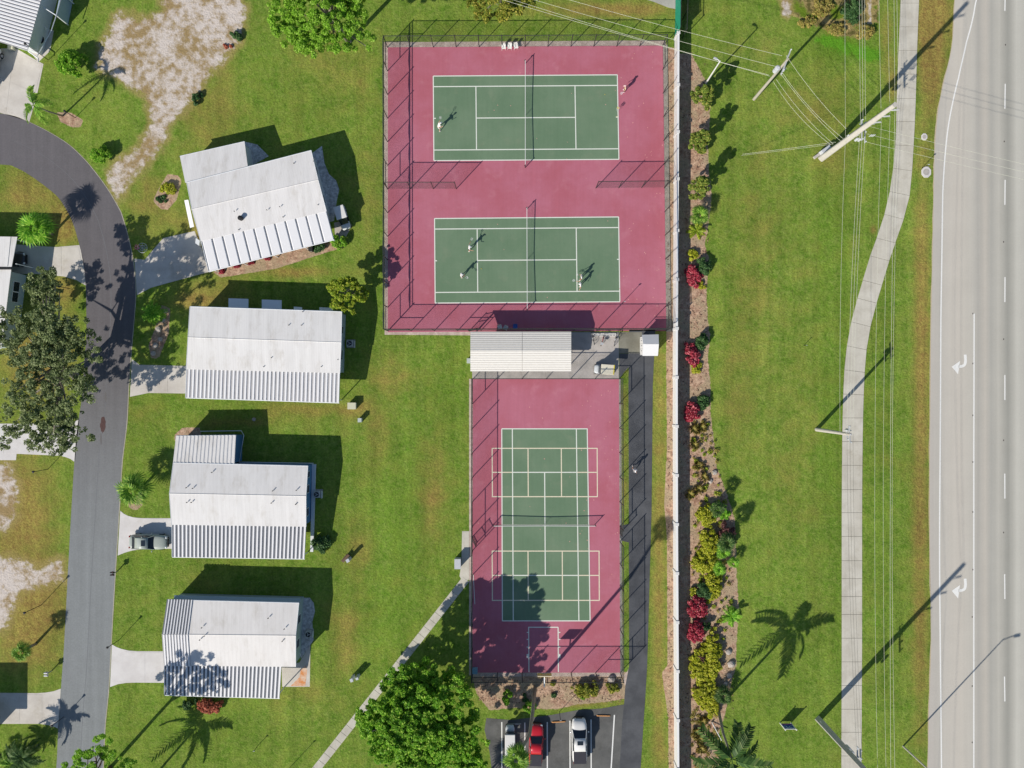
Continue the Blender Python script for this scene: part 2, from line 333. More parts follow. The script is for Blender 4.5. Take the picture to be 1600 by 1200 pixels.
def court_mat(name, c1, c2, stain):
    b = NB(name); wv = b.vec(src='World'); n = b.noise(.12, 5, wv, .65); s2 = b.noise(.5, 4, wv, .6); br = b.noise(1, 3, b.vec((3.0, .12, 1), src='World')); f = b.noise(4.5, 3, wv, .8)
    c = b.mix(b.step(n, .35, .65), A(*c1), A(*c2)); c = b.mix(b.math('MULTIPLY', b.step(s2, .55, .72), .35), c, A(*stain))
    c = b.mul(c, b.math('ADD', b.math('MULTIPLY', br, .14), .93)); c = b.mul(c, b.math('ADD', b.math('MULTIPLY', f, .16), .92)); return b.done(c, .75, 0, .2)
M_red = court_mat('red_court_acrylic', (178, 100, 114), (186, 113, 131), (197, 132, 145))
M_green = court_mat('green_court_acrylic', (104, 130, 103), (115, 138, 112), (130, 142, 118))

def strip(name, left, right, z, m, parent=None):
    b = MB(); n = len(left); V = [G(*p, z) for p in left]+[G(*p, z) for p in right]
    b.add(V, [(i, i+1, n+i+1, n+i) if False else (n+i, n+i+1, i+1, i) for i in range(n-1)]); return b.build(name, m, parent)
def smooth(pts, k=5):         # Catmull-Rom
    out = []; n = len(pts)
    for i in range(n-1):
        p0, p1, p2, p3 = pts[max(i-1, 0)], pts[i], pts[i+1], pts[min(i+2, n-1)]
        for j in range(k):
            t = j/k; out.append(tuple(.5*((2*p1[a])+(-p0[a]+p2[a])*t+(2*p0[a]-5*p1[a]+4*p2[a]-p3[a])*t*t+(-p0[a]+3*p1[a]-3*p2[a]+p3[a])*t**3) for a in (0, 1)))
            if abs(p2[1]-p1[1]) > 150: out[-1] = tuple(p1[a]+(p2[a]-p1[a])*t for a in (0, 1))
            elif abs(p2[1]-p1[1]) > 1.5*abs(p2[0]-p1[0]): out[-1] = (out[-1][0], p1[1]+(p2[1]-p1[1])*t)
    return out+[pts[-1]]
st_out = smooth([(-120, 168), (0, 177), (47, 191), (100, 220), (130, 246), (152, 272), (172, 300), (190, 332), (204, 382), (211, 425), (213, 455), (211, 490), (206, 550), (202, 605), (199, 662), (192, 720), (187, 800), (181, 895), (175, 1000), (171, 1075), (165, 1137), (162, 1200), (156, 1500), (150, 2400)])
st_in = smooth([(-120, 256), (0, 257), (25, 262), (50, 276), (82, 300), (96, 315), (109, 337), (117, 357), (126, 390), (132, 425), (134, 450), (135, 487), (135, 525), (131, 575), (129, 612), (120, 675), (115, 740), (110, 825), (106, 895), (100, 1012), (94, 1100), (91, 1137), (88, 1200), (80, 1500), (74, 2400)])
n_ = min(len(st_out), len(st_in))
struct(strip('street', st_in[:n_], st_out[:n_], .012, M_street))
struct(strip('street_edge', [(x-1.2, y) for x, y in st_out], st_out, .016, M_edge))
mid = [((a[0]+c[0])/2, (a[1]+c[1])/2) for a, c in zip(st_in, st_out)]
struct(strip('street_seam', [(x-.35, y) for x, y in mid], [(x+.35, y) for x, y in mid], .015, plain('tar_seam', (118, 120, 124), .9)))
M_oil = plain('oil_stain', (84, 60, 58), .7, var=.4, sc=4)
def stain(name, x, y, rx, ry, z, m):
    b = MB(); n = 22; b.add([G(x+rx*math.cos(2*math.pi*k/n)*random.uniform(.7, 1.1), y+ry*math.sin(2*math.pi*k/n)*random.uniform(.8, 1.1), z) for k in range(n)][::-1], [tuple(range(n))]); return struct(b.build(name, m))
stain('oil_stain', 161, 663, 4.5, 14, .018, M_oil); stain('oil_stain', 165, 620, 1.5, 9, .018, plain('asphalt_patch', (110, 108, 108), .9)); stain('oil_stain', 158, 686, 1.5, 10, .0175, plain('asphalt_patch', (110, 108, 108), .9))
# driveways: slabs with joints
def slabs(root, quad, nu, nv, z, m, gap=.35):
    def q(u, v):
        a, b_, c, d = quad; return tuple((a[i]*(1-u)+b_[i]*u)*(1-v)+(d[i]*(1-u)+c[i]*u)*v for i in (0, 1))
    for i in range(nu):
        for j in range(nv):
            c4 = [q(i/nu, j/nv), q((i+1)/nu, j/nv), q((i+1)/nu, (j+1)/nv), q(i/nu, (j+1)/nv)]
            cx = sum(p[0] for p in c4)/4; cy = sum(p[1] for p in c4)/4
            sc = []
            for p in c4:
                d = math.hypot(p[0]-cx, p[1]-cy); sc.append((cx+(p[0]-cx)*(d-gap)/d, cy+(p[1]-cy)*(d-gap)/d))
            bb = MB(); pp = [G(*p) for p in sc]; bb.prism([(p.x, p.y) for p in pp], 0, z+random.uniform(0, .004)); bb.build('slab', m, root)
def driveway(pts, quads, m, mj=M_joint):
    root = struct(sheet('driveway', pts, .012, m))
    for q, nu, nv in quads: slabs(root, q, nu, nv, .022, m)
    return root
driveway([(210, 404), (226, 406), (255, 372), (304, 361), (330, 424), (300, 432), (237, 449), (214, 461), (212, 430)],
         [([(228, 406), (256, 372), (304, 361), (316, 392)], 1, 1), ([(215, 407), (227, 407), (314, 393), (329, 424)][:0] or [(216, 408), (316, 393), (329, 424), (217, 455)], 2, 1)], M_conc)
driveway([(206, 561), (218, 570), (300, 572), (300, 615), (232, 614), (203, 620)], [([(226, 572), (298, 573), (298, 613), (226, 613)], 2, 1)], M_conc)
driveway([(188, 798), (193, 802.5), (200, 806), (209, 808.5), (222, 809.5), (300, 810), (300, 857), (222, 858), (207, 860), (195, 863.5), (184, 868)], [([(212, 809), (298, 812), (298, 855), (212, 857)], 2, 1)], M_conc2)
driveway([(175, 1007), (182, 1011), (190, 1014), (201, 1016.5), (215, 1017.5), (290, 1018), (290, 1067), (212, 1066.5), (197, 1067), (184, 1069), (172, 1073.5)], [([(196, 1018), (288, 1020), (288, 1065), (196, 1066)], 3, 1)], M_conc2)
driveway([(-20, 380), (25, 382), (87, 386), (124, 383), (130, 405), (134, 446), (120, 438), (100, 432), (60, 428), (-20, 428)], [([(98, 386), (123, 385), (133, 441), (98, 431)], 1, 1), ([(28, 384), (96, 386), (96, 430), (28, 427)], 1, 1)], M_conc)
driveway([(-80, 662), (96, 662), (108, 661), (116, 659), (124, 655), (117, 722), (110, 717), (102, 714), (92, 712), (26, 709), (25, 719), (-80, 719)], [([(-40, 664), (98, 664), (98, 711), (-40, 707)], 3, 1)], M_conc2)
driveway([(-80, 1082), (58, 1083), (72, 1082), (84, 1080), (95, 1076), (92, 1139), (86, 1136), (76, 1133), (62, 1131), (-80, 1131)], [([(-40, 1084), (66, 1085), (66, 1131), (-40, 1130)], 3, 1)], M_conc)
driveway([(-60, 75), (26, 76), (60, 96), (68, 100), (58, 148), (46, 190), (0, 176), (-60, 172)], [([(-40, 78), (22, 80), (10, 175), (-40, 170)], 1, 2), ([(23, 80), (66, 101), (45, 188), (11, 177)], 1, 2)], M_conc)
# parking lot, asphalt path, pad
struct(sheet('parking_lot', [(760, 1122), (800, 1125), (862, 1117), (905, 1109), (940, 1107), (978, 1100), (982, 1400), (770, 1400), (768, 1200), (765, 1175), (757, 1140)], .010, M_lot))
pl = [(983, 515), (982, 600), (982.5, 800), (983, 1040), (977, 1072), (975, 1101), (972, 1130), (968, 1200), (965, 1400)]
prr = [(1024, 515), (1020, 600), (1018, 800), (1015, 960), (1012, 1025), (1010, 1060), (1007, 1110), (1003, 1160), (1001, 1200), (996, 1400)]
pr2 = []
for x, y in pl:
    for (xa, ya), (xb, yb) in zip(prr, prr[1:]):
        if ya <= y <= yb: pr2.append((xa+(xb-xa)*(y-ya)/(yb-ya), y)); break
struct(strip('asphalt_path', pl, pr2, .014, M_path))
struct(sheet('gate_apron', [(968.5, 822), (984, 818), (984, 848), (972, 845), (968.5, 840)], .017, M_path))
pad = struct(sheet('shelter_pad', [(736, 519), (967, 519), (967, 592), (738, 592)], .012, M_pad))
slabs(pad, [(738, 520), (966, 520), (966, 591), (739, 591)], 6, 2, .024, M_pad)
struct(sheet('pad_extension', [(967.5, 519), (1003, 519), (1003, 552), (967.5, 552)], .016, pave('old_asphalt', (120, 118, 106), (140, 138, 126), .5, .2)))
struct(sheet('pad_extension', [(967.5, 552.5), (984, 552.5), (984, 572), (975, 582), (967.5, 592)], .016, M_path))
# gravel borders
struct(sheet('gravel_border', [(600, 66), (1040, 63), (1041, 74), (606.5, 76), (606, 517), (736, 517), (735, 524), (601, 523)], .006, M_gravel))
struct(sheet('gravel_border', [(1036, 70), (1043, 70), (1049, 518), (1041, 518)], .007, M_gravel2))
struct(sheet('gravel_border', [(733, 592), (739, 592), (739, 1056), (733, 1055)], .006, M_gravel))
struct(sheet('gravel_border', [(967, 592), (970.5, 592), (973, 1055), (968, 1055)], .007, M_gravel2))
struct(sheet('gravel_border', [(739, 1051), (972, 1051), (974, 1057), (738, 1057)], .008, M_gravel))
struct(sheet('gravel_border', [(980, 1049), (984, 1042), (981, 1062), (976, 1072), (974, 1056)], .009, M_gravel))
M_stone = pave('white_stone_chips', (168, 166, 166), (226, 224, 224), 2.5, .5)
struct(sheet('stone_bed', [(487, 240), (503, 228), (507, 255), (514, 272), (525, 282), (530, 296), (526, 315), (522, 345), (512, 348), (500, 300)], .006, M_stone))
struct(sheet('stone_bed', [(381, 221), (402, 226), (414, 238), (420, 244), (395, 258)], .006, M_stone))
struct(sheet('stone_bed', [(474, 934), (484, 934), (490, 942), (492, 955), (488, 972), (490, 1000), (482, 1012), (470, 1030), (470, 935)], .006, M_stone))
o = struct(sheet('patio', [(440, 1041), (468, 1035), (482, 1012), (485, 1008), (484, 1073), (441, 1073)], .010, M_conc))
struct(sheet('rust_stain', [(454, 1072), (468, 1058), (470, 1046), (478, 1040), (480, 1048), (477, 1072)], .015, pave('rust_stained_concrete', (214, 138, 78), (224, 200, 178), 1.6, .2)))
struct(sheet('patio', [(58, 40), (84, 48), (78, 80), (60, 97), (45, 78)], .010, M_conc))
struct(sheet('patio', [(522, 348), (538, 345), (546, 360), (536, 378), (524, 372)], .010, M_pad))
# paths of concrete slabs
def slabpath(name, a, b_, wd, n, z, m):
    root = struct(sheet(name, [(a[0]-wd*.1, a[1]), (a[0]+wd*.1, a[1]), (b_[0]+wd*.1, b_[1]), (b_[0]-wd*.1, b_[1])], .004, m))
    d = Vector((b_[0]-a[0], b_[1]-a[1])).normalized(); p = Vector((-d.y, d.x))*wd/2
    A_, B_ = Vector(a), Vector(b_); slabs(root, [tuple(A_+p), tuple(A_-p), tuple(B_-p), tuple(B_+p)], 1, n, z, m); return root
slabpath('garden_path', (728, 905), (468, 1235), 13, 30, .02, M_walk)
ap = struct(sheet('garden_path', [(722, 830), (733, 830), (733, 905), (724, 912), (718, 900), (721, 880)], .008, M_walk))
slabs(ap, [(722, 831), (733, 831), (733, 900), (722, 900)], 1, 2, .02, M_walk)
lw = [(1440, -700), (1410, -40), (1407, 0), (1404, 75), (1401, 150), (1400, 200), (1397, 250), (1392, 290), (1386, 320), (1376, 355), (1360, 400), (1345, 450), (1331, 500), (1322, 550), (1318, 600), (1316, 675), (1315, 800), (1315, 1000), (1314.5, 1200), (1310, 1900)]
rw = [(1470, -700), (1439, -40), (1436, 0), (1433, 75), (1431, 150), (1429, 200), (1426, 250), (1423, 290), (1417, 320), (1405, 355), (1390, 400), (1375, 450), (1361, 500), (1353, 550), (1350, 600), (1348, 675), (1347, 800), (1347, 1000), (1346, 1200), (1341, 1900)]
lw, rw = smooth(lw, 4), smooth(rw, 4)
sw = struct(strip('sidewalk', lw, rw, .006, M_joint))
def along(poly, y):
    for (xa, ya), (xb, yb) in zip(poly, poly[1:]):
        if ya <= y <= yb: return xa+(xb-xa)*(y-ya)/(yb-ya)
    return poly[-1][0]
y = -70.0
k = 0
while y < 1290:
    h = random.choice([37, 37, 38, 36, 28]); y2 = y+h; tf = lambda v: -7*max(0, min(1, (v-200)/120, (640-v)/120)); tilt, t2 = tf(y), tf(y2)
    q = [(along(rw, y)-.2, y+tilt*-.8), (along(lw, y)+.2, y+tilt*.3), (along(lw, y2)+.2, y2+t2*.3), (along(rw, y2)-.2, y2+t2*-.8)]
    q[0] = (q[0][0], q[0][1]+.25); q[1] = (q[1][0], q[1][1]+.25); q[2] = (q[2][0], q[2][1]-.25); q[3] = (q[3][0], q[3][1]-.25)
    bb = MB(); pp = [G(*p) for p in q]; bb.prism([(p.x, p.y) for p in pp], 0, .035+random.uniform(0, .006)); bb.build('slab', M_walk, sw); y = y2
# highway
he = smooth([(1530, -900), (1500, -60), (1492, 0), (1487, 75), (1470, 150), (1463, 200), (1460, 250), (1459, 300), (1457, 400), (1455, 500), (1453, 700), (1453, 850), (1455, 1000), (1452, 1100), (1450, 1200), (1450, 2000)])
struct(strip('highway', he, [(2100, y) for x, y in he], .008, M_high))
sh = plain('shoulder_dirt', (188, 174, 146), .95, var=.3, sc=6)
struct(strip('highway_edge', [(x-1.5+random.uniform(-.5, .8), y) for x, y in he], [(x+1, y) for x, y in he], .005, sh))
mk = struct(MB().build('lane_markings', M_white)) if False else None
def line(name, pts, wd, z, m):
    L = []; Rr = []
    for i, p in enumerate(pts):
        a = pts[max(0, i-1)]; c_ = pts[min(len(pts)-1, i+1)]; d = Vector((c_[0]-a[0], c_[1]-a[1])).normalized(); nrm = (-d.y*wd/2, d.x*wd/2)
        L.append((p[0]-nrm[0], p[1]-nrm[1])); Rr.append((p[0]+nrm[0], p[1]+nrm[1]))
    L2, R2 = (L, Rr)
    o = strip(name, L2, R2, z, m)
    if o.data.polygons[0].normal.z < 0: o.data.flip_normals()
    return struct(o)
line('edge_line', smooth([(1560, -400), (1538, -70), (1525.5, 0), (1520, 28), (1510, 66), (1497.5, 122), (1487.5, 165), (1480.5, 205), (1476, 250), (1473, 300), (1471.5, 400), (1470, 500), (1469, 700), (1468, 850), (1469, 1000), (1471, 1200), (1473, 2000)]), 2.1, .014, M_white)
line('lane_line', [(1522, 490), (1521.5, 700), (1521.5, 950), (1521.5, 1200), (1521, 2000)], 2.0, .014, M_white)
for y0 in (-270, -140, -22, 131, 281, 433, 586, 740, 897, 1057, 1215):
    line('lane_dash', [(1570-.0012*(y0-600), y0), (1570, y0+39)], 1.8, .014, M_white)
k_ = -1; ords = 'first second third fourth fifth sixth seventh eighth ninth tenth eleventh twelfth thirteenth fourteenth last'.split()
for px, py in sorted(((1571, 70), (1569, 221), (1568, 378), (1568, 530), (1520, 490), (1520, 568), (1520, 649), (1520, 722), (1520, 800), (1568, 688), (1568, 832), (1520, 890), (1519, 964), (1519, 1072), (1519, 1160)), key=lambda q: q[1]):
    bb = MB(); bb.box(G(px, py, .022), (.12, .2, .03), taper=.7); k_ = k_+1; tag(bb.build('road_stud', plain('road_stud_dark', (84, 80, 76), .6)), f'small dark road stud on the {"dashed" if px > 1540 else "solid"} lane line, {ords[k_]} from the top among all studs', 'road stud', 'road studs along the lane lines')
for ay in (568, 918):        # turn arrows
    L = [(1508, ay-14), (1508.5, ay-4), (1507, ay+2), (1502, ay+4.5), (1498, ay+4.5)]
    L = smooth(L, 4); bb = MB()
    n = len(L); vs_ = []
    for i, p in enumerate(L):
        a = L[max(0, i-1)]; c_ = L[min(n-1, i+1)]; d = Vector((c_[0]-a[0], c_[1]-a[1])).normalized(); vs_ += [G(p[0]-d.y*2.1, p[1]+d.x*2.1, .0145), G(p[0]+d.y*2.1, p[1]-d.x*2.1, .0145)]
    bb.add(vs_, [(2*i, 2*i+1, 2*i+3, 2*i+2) for i in range(n-1)])
    bb.add([G(1500, ay-4, .0145), G(1487, ay+5, .0145), G(1497, ay+17, .0145), G(1498, ay+9, .0145), G(1499, ay+1, .0145)], [(0, 1, 2, 3, 4)])
    o = bb.build('turn_arrow', M_white)
    for p in o.data.polygons:
        if p.normal.z < 0: p.flip()
    struct(o)
# manhole patches in the verge
for (x, y, r_, lab) in ((1444, 214, 5, 'small square'), (1447, 269, 8, 'larger rounded')):
    bb = MB(); pts = [G(x+r_*math.cos(t), y+r_*1.15*math.sin(t)) for t in [R(22+45*k) for k in range(8)]]; bb.prism([(p.x, p.y) for p in pts], 0, .05)
    r0 = thing('utility_cover', lab+' pale concrete utility cover in the verge beside the highway', 'utility cover'); bb.build('collar', M_conc2, r0)
    bb = MB(); bb.cyl(G(x, y, .05), G(x, y, .065), .26*r_/5, 16); bb.build('lid', M_pad, r0)
struct(sheet('pond_path', [(990, -40), (1063, -40), (1061, 15), (1045, 12), (1022, 3), (1000, -4)], .008, M_pad))
# ------------------------------------------------ courts
struct(sheet('red_court', [(606, 74), (1036, 71), (1041, 517), (606, 519)], .014, M_red))
struct(sheet('red_court', [(739, 592), (967, 592), (969, 1051), (738, 1051)], .0145, M_red))
struct(sheet('court_green', [(677, 119), (964.5, 117), (967, 249), (678, 251)], .018, M_green))
struct(sheet('court_green', [(679, 341.5), (966.5, 339), (968.5, 471.5), (680, 473.5)], .018, M_green))
struct(sheet('court_green', [(785, 670), (917, 670), (922, 970), (785, 970)], .018, M_green))
LW = 1.5
def cl(pts, m=M_line, z=.022, wd=LW): return line('court_line', pts, wd, z, m)
def tennis(tl, tr, br, bl):
    def q(u, v): return tuple((tl[i]*(1-u)+tr[i]*u)*(1-v)+(bl[i]*(1-u)+br[i]*u)*v for i in (0, 1))
    for a, c_ in (((0, 0), (1, 0)), ((0, 1), (1, 1))): cl([q(*a), q(*c_)])
    for a, c_ in (((0, 0), (0, 1)), ((1, 0), (1, 1)), ((.231, .125), (.231, .875)), ((.769, .125), (.769, .875))): cl([q(*a), q(*c_)], z=.0235)
    for v in (.125, .875): cl([q(0, v), q(1, v)], z=.022)
    cl([q(.231, .5), q(.769, .5)], z=.022); cl([q(0, .5), q(.012, .5)], z=.022); cl([q(.988, .5), q(1, .5)], z=.022)
tennis((677, 119), (964.5, 117), (967, 249), (678, 251)); tennis((679, 341.5), (966.5, 339), (968.5, 471.5), (680, 473.5))
cl([(784, 670), (918, 670)]); cl([(784.5, 970), (922.5, 970)])
cl([(784, 670), (785, 970)], z=.0235); cl([(917.5, 670), (922, 970)], z=.0235); cl([(800.5, 670), (802, 970)], z=.0235); cl([(900.5, 670), (904.5, 970)], z=.0235)
cl([(851, 738), (852, 899)], z=.0235); cl([(801, 738), (901, 738)]); cl([(802, 899), (904, 899)]); cl([(785, 820), (921, 820)], z=.022, wd=.7)
for y0, y1, x0, x1, va, vb in ((700.5, 776, 769, 933, 825, 877), (861, 938, 769, 936, 825, 878.5)):
    for yy in (y0, y1): cl([(x0-.5, yy), (x1+.8, yy)], M_cream)
    ym = 738 if y0 < 750 else 899
    cl([(x0, ym), (800, ym)], M_cream); cl([(902+(2.5 if y0 > 800 else 0), ym), (x1, ym)], M_cream)
    for xx in (x0, x1, va, vb): cl([(xx, y0), (xx+.4, y1)], M_cream, .0235)
cl([(825.5, 980), (872, 980)]); cl([(826, 980), (826.5, 1050)], z=.0235); cl([(872, 980), (872.5, 1050)], z=.0235)
for yy in (988, 999, 1011): cl([(823, yy), (825.5, yy)]); cl([(873, yy), (875.5, yy)])
for xx in (824.5, 874.2):
    bb = MB(); bb.box(G(xx, 1025, .018), (.26, .5, .012)); struct(bb.build('court_line', M_line))
cl([(739.5, 898), (742, 944)], z=.02, wd=.9)
# ------------------------------------------------ chain-link fences
M_fence = plain('black_vinyl_steel', (52, 56, 54), .5, var=.1); M_mesh = plain('chain_link_wire', (62, 68, 66), .5); M_screen = plain('rolled_dark_screen', (44, 46, 62), .8, var=.2)
def bar(mb, a, c_, r):          # cheap triangular wire
    mb.tube([a, c_], r, 3, False)
def link_mesh():
    mb = MB(); n = 20; W = 1.0; H = 1.0; st = W/n*2
    # diamonds in the unit square x-z, spacing about 13 cm once scaled
    k = -n
    while k < n*1.0:
        for s_ in (1, -1):
            x0 = k/n*1.0
            a = [x0, 0.0]; c_ = [x0+1.0, 1.0]
            t0 = max(0, -a[0]); t1 = min(1, 1-a[0])
            if t1 > t0:
                p0 = (a[0]+t0, t0); p1 = (a[0]+t1, t1)
                if s_ < 0: p0 = (1-p0[0], p0[1]); p1 = (1-p1[0], p1[1])
                bar(mb, (p0[0], 0, p0[1]), (p1[0], 0, p1[1]), .0019)
        k += 1
    return mb.data('chain_link', M_mesh)
ME_link = link_mesh()
pb = MB(); pb.cyl((0, 0, 0), (0, 0, 1), .055, 6); pb.ball((0, 0, 1), .07, 6, 3); ME_post = pb.data('post', M_fence)
rb = MB(); rb.cyl((0, 0, 0), (1, 0, 0), .045, 5); ME_rail = rb.data('rail', M_fence)
def fence(name, pts, label, h=3.05, step=37.0, closed=False, braces=(), roll=None, cat='fence', group=None):
    f = thing(name, label, cat, group=group); first = True
    P3 = [G(*p) for p in pts]
    for i in range(len(P3)-1):
        a, c_ = P3[i], P3[i+1]; L = (c_-a).length; n = max(1, round(L/(step/S))); d = (c_-a)/n; ang = math.atan2(d.y, d.x)
        for j in range(n):
            p = a+d*j
            inst('post', ME_post, f, p, (0, 0, 0), (1, 1, h))
            inst('top_rail', ME_rail, f, p+Vector((0, 0, h-.03)), (0, 0, ang), (d.length, 1, 1))
            inst('mesh_panel', ME_link, f, p+Vector((0, 0, .03)), (0, 0, ang), (d.length, 1, h-.08))
            if (i, j) in braces or (i, j-n) in braces:
                inst('brace_rail', ME_rail, f, p+Vector((0, 0, h*.5)), (0, 0, ang), (d.length, 1, 1))
            if roll and i in roll:      # rolled-up windscreen tied along the top
                q = [p+d*t+Vector((0, 0, h-.3-.03*math.sin(math.pi*t)+random.uniform(-.01, .01))) for t in (0, .15, .35, .5, .65, .85, 1)]
                o_ = Vector((math.cos(ang+math.pi/2), math.sin(ang+math.pi/2), 0))*.08
                mb = MB(); mb.tube([x+o_ for x in q], [.05, .07, .09, .095, .09, .07, .05], 6); mb.build('rolled_windscreen', M_screen, f)
    inst('post', ME_post, f, P3[-1], (0, 0, 0), (1, 1, h)); return f
cf = fence('chain_link_fence', [(606, 517), (605.5, 74), (1035, 72), (1041, 516), (606.5, 517)], 'tall black chain-link fence round the two side-by-side tennis courts', braces={(0, 0), (0, -1), (1, 0), (1, -1), (2, 0), (2, -1), (3, 0), (3, -1), (0, 6), (3, 8)}, roll={0})
fence('chain_link_fence', [(606, 295), (713, 295)], 'short dark chain-link divider jutting from the west fence between the tennis courts')
fence('chain_link_fence', [(931, 294), (1038, 293)], 'short dark chain-link divider jutting from the east fence between the tennis courts')
fence('chain_link_fence', [(738.5, 1051), (739, 592), (967.5, 592), (968.5, 822)], 'chain-link fence on the west, north and upper east side of the multi-sport court', braces={(0, 0), (0, -1), (0, 5), (0, 6), (1, 0), (1, -1), (2, -1), (2, 0)})
fence('chain_link_fence', [(968.6, 846), (969, 1051), (739, 1051)], 'chain-link fence on the lower east and south side of the multi-sport court', braces={(0, 0), (0, -1), (1, 0), (1, -1)})
def gate(a, c_, label, swing=0.0):
    f = thing('court_gate', label, 'gate'); a = G(*a); c_ = G(*c_); d = c_-a; ang = math.atan2(d.y, d.x)+swing; L = d.length
    e = Vector((math.cos(ang), math.sin(ang), 0))*L
    for z in (.12, 1.1, 2.0): inst('rail', ME_rail, f, a+Vector((0, 0, z)), (0, 0, ang), (L, 1, 1))
    for q in (a, a+e): inst('stile', ME_post, f, q, (0, 0, 0), (1, 1, 2.03))
    inst('mesh_panel', ME_link, f, a+Vector((0, 0, .15)), (0, 0, ang), (L, 1, 1.82))
    mb = MB(); mb.box(a+e+Vector((0, 0, 1.05)), (.1, .1, .14)); mb.build('latch', M_fence, f)
gate((968.6, 833), (968.6, 822.5), 'chain-link gate opening from the multi-sport court to the asphalt path')
gate((738.8, 838), (738.8, 850), 'chain-link gate beside the slab path on the west of the multi-sport court', .5)
gate((733, 517.5), (747, 517.5), 'chain-link gate at the corner of the shelter and the tennis court', .2)
# nets
M_net = plain('black_net_cord', (40, 44, 46), .7); M_tape = plain('net_tape', (236, 238, 236), .7, var=.05)
def net(ax_, ay, bx, by, label):
    f = thing('tennis_net', label, 'net'); a, c_ = G(ax_, ay), G(bx, by); d = c_-a; L = d.length; ang = math.atan2(d.y, d.x); f.location = a; f.rotation_euler = (0, 0, ang)
    for x in (0, L):
        mb = MB(); mb.cyl((x, 0, 0), (x, 0, 1.12), .05, 10); mb.ball((x, 0, 1.12), .06); mb.box((x, .07, .9), (.07, .1, .16)); mb.build('post', M_fence, f)
    def sag(x): return 1.07-.15*(1-abs(2*x/L-1))
    mb = MB(); n = int(L/.11)
    for i in range(1, n): x = L*i/n; bar(mb, (x, 0, .05), (x, 0, sag(x)), .0045)
    for j in range(9):
        for i in range(8):
            x0, x1 = L*i/8, L*(i+1)/8; bar(mb, (x0, 0, .05+(sag(x0)-.05)*j/9), (x1, 0, .05+(sag(x1)-.05)*j/9), .0045)
    mb.build('netting', M_net, f)
    mb = MB()
    for i in range(10):
        x0, x1 = L*i/10, L*(i+1)/10; mb.slab([(x0, -.028, sag(x0)+.02), (x1, -.028, sag(x1)+.02), (x1, .028, sag(x1)+.02), (x0, .028, sag(x0)+.02)], .07)
    mb.build('tape', M_tape, f)
    mb = MB(); mb.box((L/2, 0, .46), (.06, .012, .9)); mb.build('centre_strap', M_tape, f)
net(820.5, 262, 820.5, 99.5, 'tennis net across the upper green tennis court'); net(823.5, 484.5, 823, 327, 'tennis net across the lower green tennis court with players')
net(771, 819.5, 929.5, 819.5, 'net strung across the multi-sport court with yellow pickleball lines')
# ------------------------------------------------ boundary wall
M_wall = plain('white_wall_paint', (222, 221, 219), .8, var=.08); M_cap = plain('wall_cap', (236, 236, 236), .7, var=.05)
wp = smooth([(1054.8, 62), (1054.2, 200), (1053.4, 350), (1052.6, 480), (1052.2, 600), (1052.4, 750), (1053, 900), (1053.8, 1050), (1054.6, 1200), (1055, 1420)], 6)
wl = thing('boundary_wall', 'long straight white wall between the courts and the grass strip by the highway', 'wall')
ys = [62, 142, 214, 286]+[290+75*k for k in range(1, 15)]
for k in range(len(ys)-1):
    y0, y1 = ys[k], ys[k+1]; a, c_ = G(along(wp, y0), y0+1.5), G(along(wp, y1), y1-1.5); d = (c_-a).normalized(); s_ = Vector((-d.y, d.x, 0))*.09
    mb = MB(); mb.prism([(a+s_)[:2], (a-s_)[:2], (c_-s_)[:2], (c_+s_)[:2]], 0, 1.8); mb.build('wall_panel', M_wall, wl)
    s_ *= 1.4; mb = MB(); mb.prism([(a+s_)[:2], (a-s_)[:2], (c_-s_)[:2], (c_+s_)[:2]], 1.802, 1.87); mb.build('coping', M_cap, wl)
for y_ in ys:
    mb = MB(); p = G(along(wp, y_), y_); mb.box(p+Vector((0, 0, .95)), (.34, .3, 1.9)); mb.box(p+Vector((0, 0, 1.93)), (.42, .38, .05)); mb.build('pillar', M_wall, wl)
M_teal = plain('green_windscreen', (30, 140, 112), .7, var=.2)
gf = fence('screened_fence', [(1054.8, 60), (1057, -60)], 'tall fence covered in bright green windscreen at the top end of the white wall', h=3.1, step=30)
a, c_ = G(1054.4, 61), G(1056.6, -60); mb = MB(); mb.prism([(a.x, a.y), (a.x-.03, a.y), (c_.x-.03, c_.y), (c_.x, c_.y)], .1, 3.0); mb.build('windscreen', M_teal, gf)
fence('chain_link_fence', [(1066, 60), (1070, -60)], 'plain chain-link fence just east of the green screened fence', h=2.6, step=30)
# ------------------------------------------------ houses
def metal(name, c1, c2, rot=0, period=.3, streak=.16, rough=.55):
    b = NB(name); v = b.vec((1.6, .12, 1), rot, 'World'); n = b.noise(1, 4, v, .6); n2 = b.noise(.5, 4, b.vec(src='World'), .6)
    wv = b.n('ShaderNodeTexWave'); wv.wave_type = 'BANDS'; wv.bands_direction = 'X'; wv.inputs['Scale'].default_value = 1/period*.1592*2; wv.inputs['Distortion'].default_value = 0
    b.l(b.vec((1, 1, 1), rot, 'World'), wv.inputs[0])
    c = b.mix(n2, A(*c1), A(*c2)); c = b.mix(b.math('MULTIPLY', b.step(b.noise(.9, 5, b.vec((1, .35, 1), rot, 'World'), .7), .48, .75), .5), c, A(188, 182, 172)); c = b.mul(c, b.math('ADD', b.math('MULTIPLY', n, streak*2), 1-streak))
    c = b.mul(c, b.math('ADD', b.math('MULTIPLY', b.math('POWER', wv.outputs[0], 8), -.04), 1.0))
    c = b.mul(c, b.math('ADD', b.math('MULTIPLY', b.noise(9, 2), .1), .95)); b.bump(wv.outputs[0], .1, .01)
    return b.done(c, rough, 0, .3)
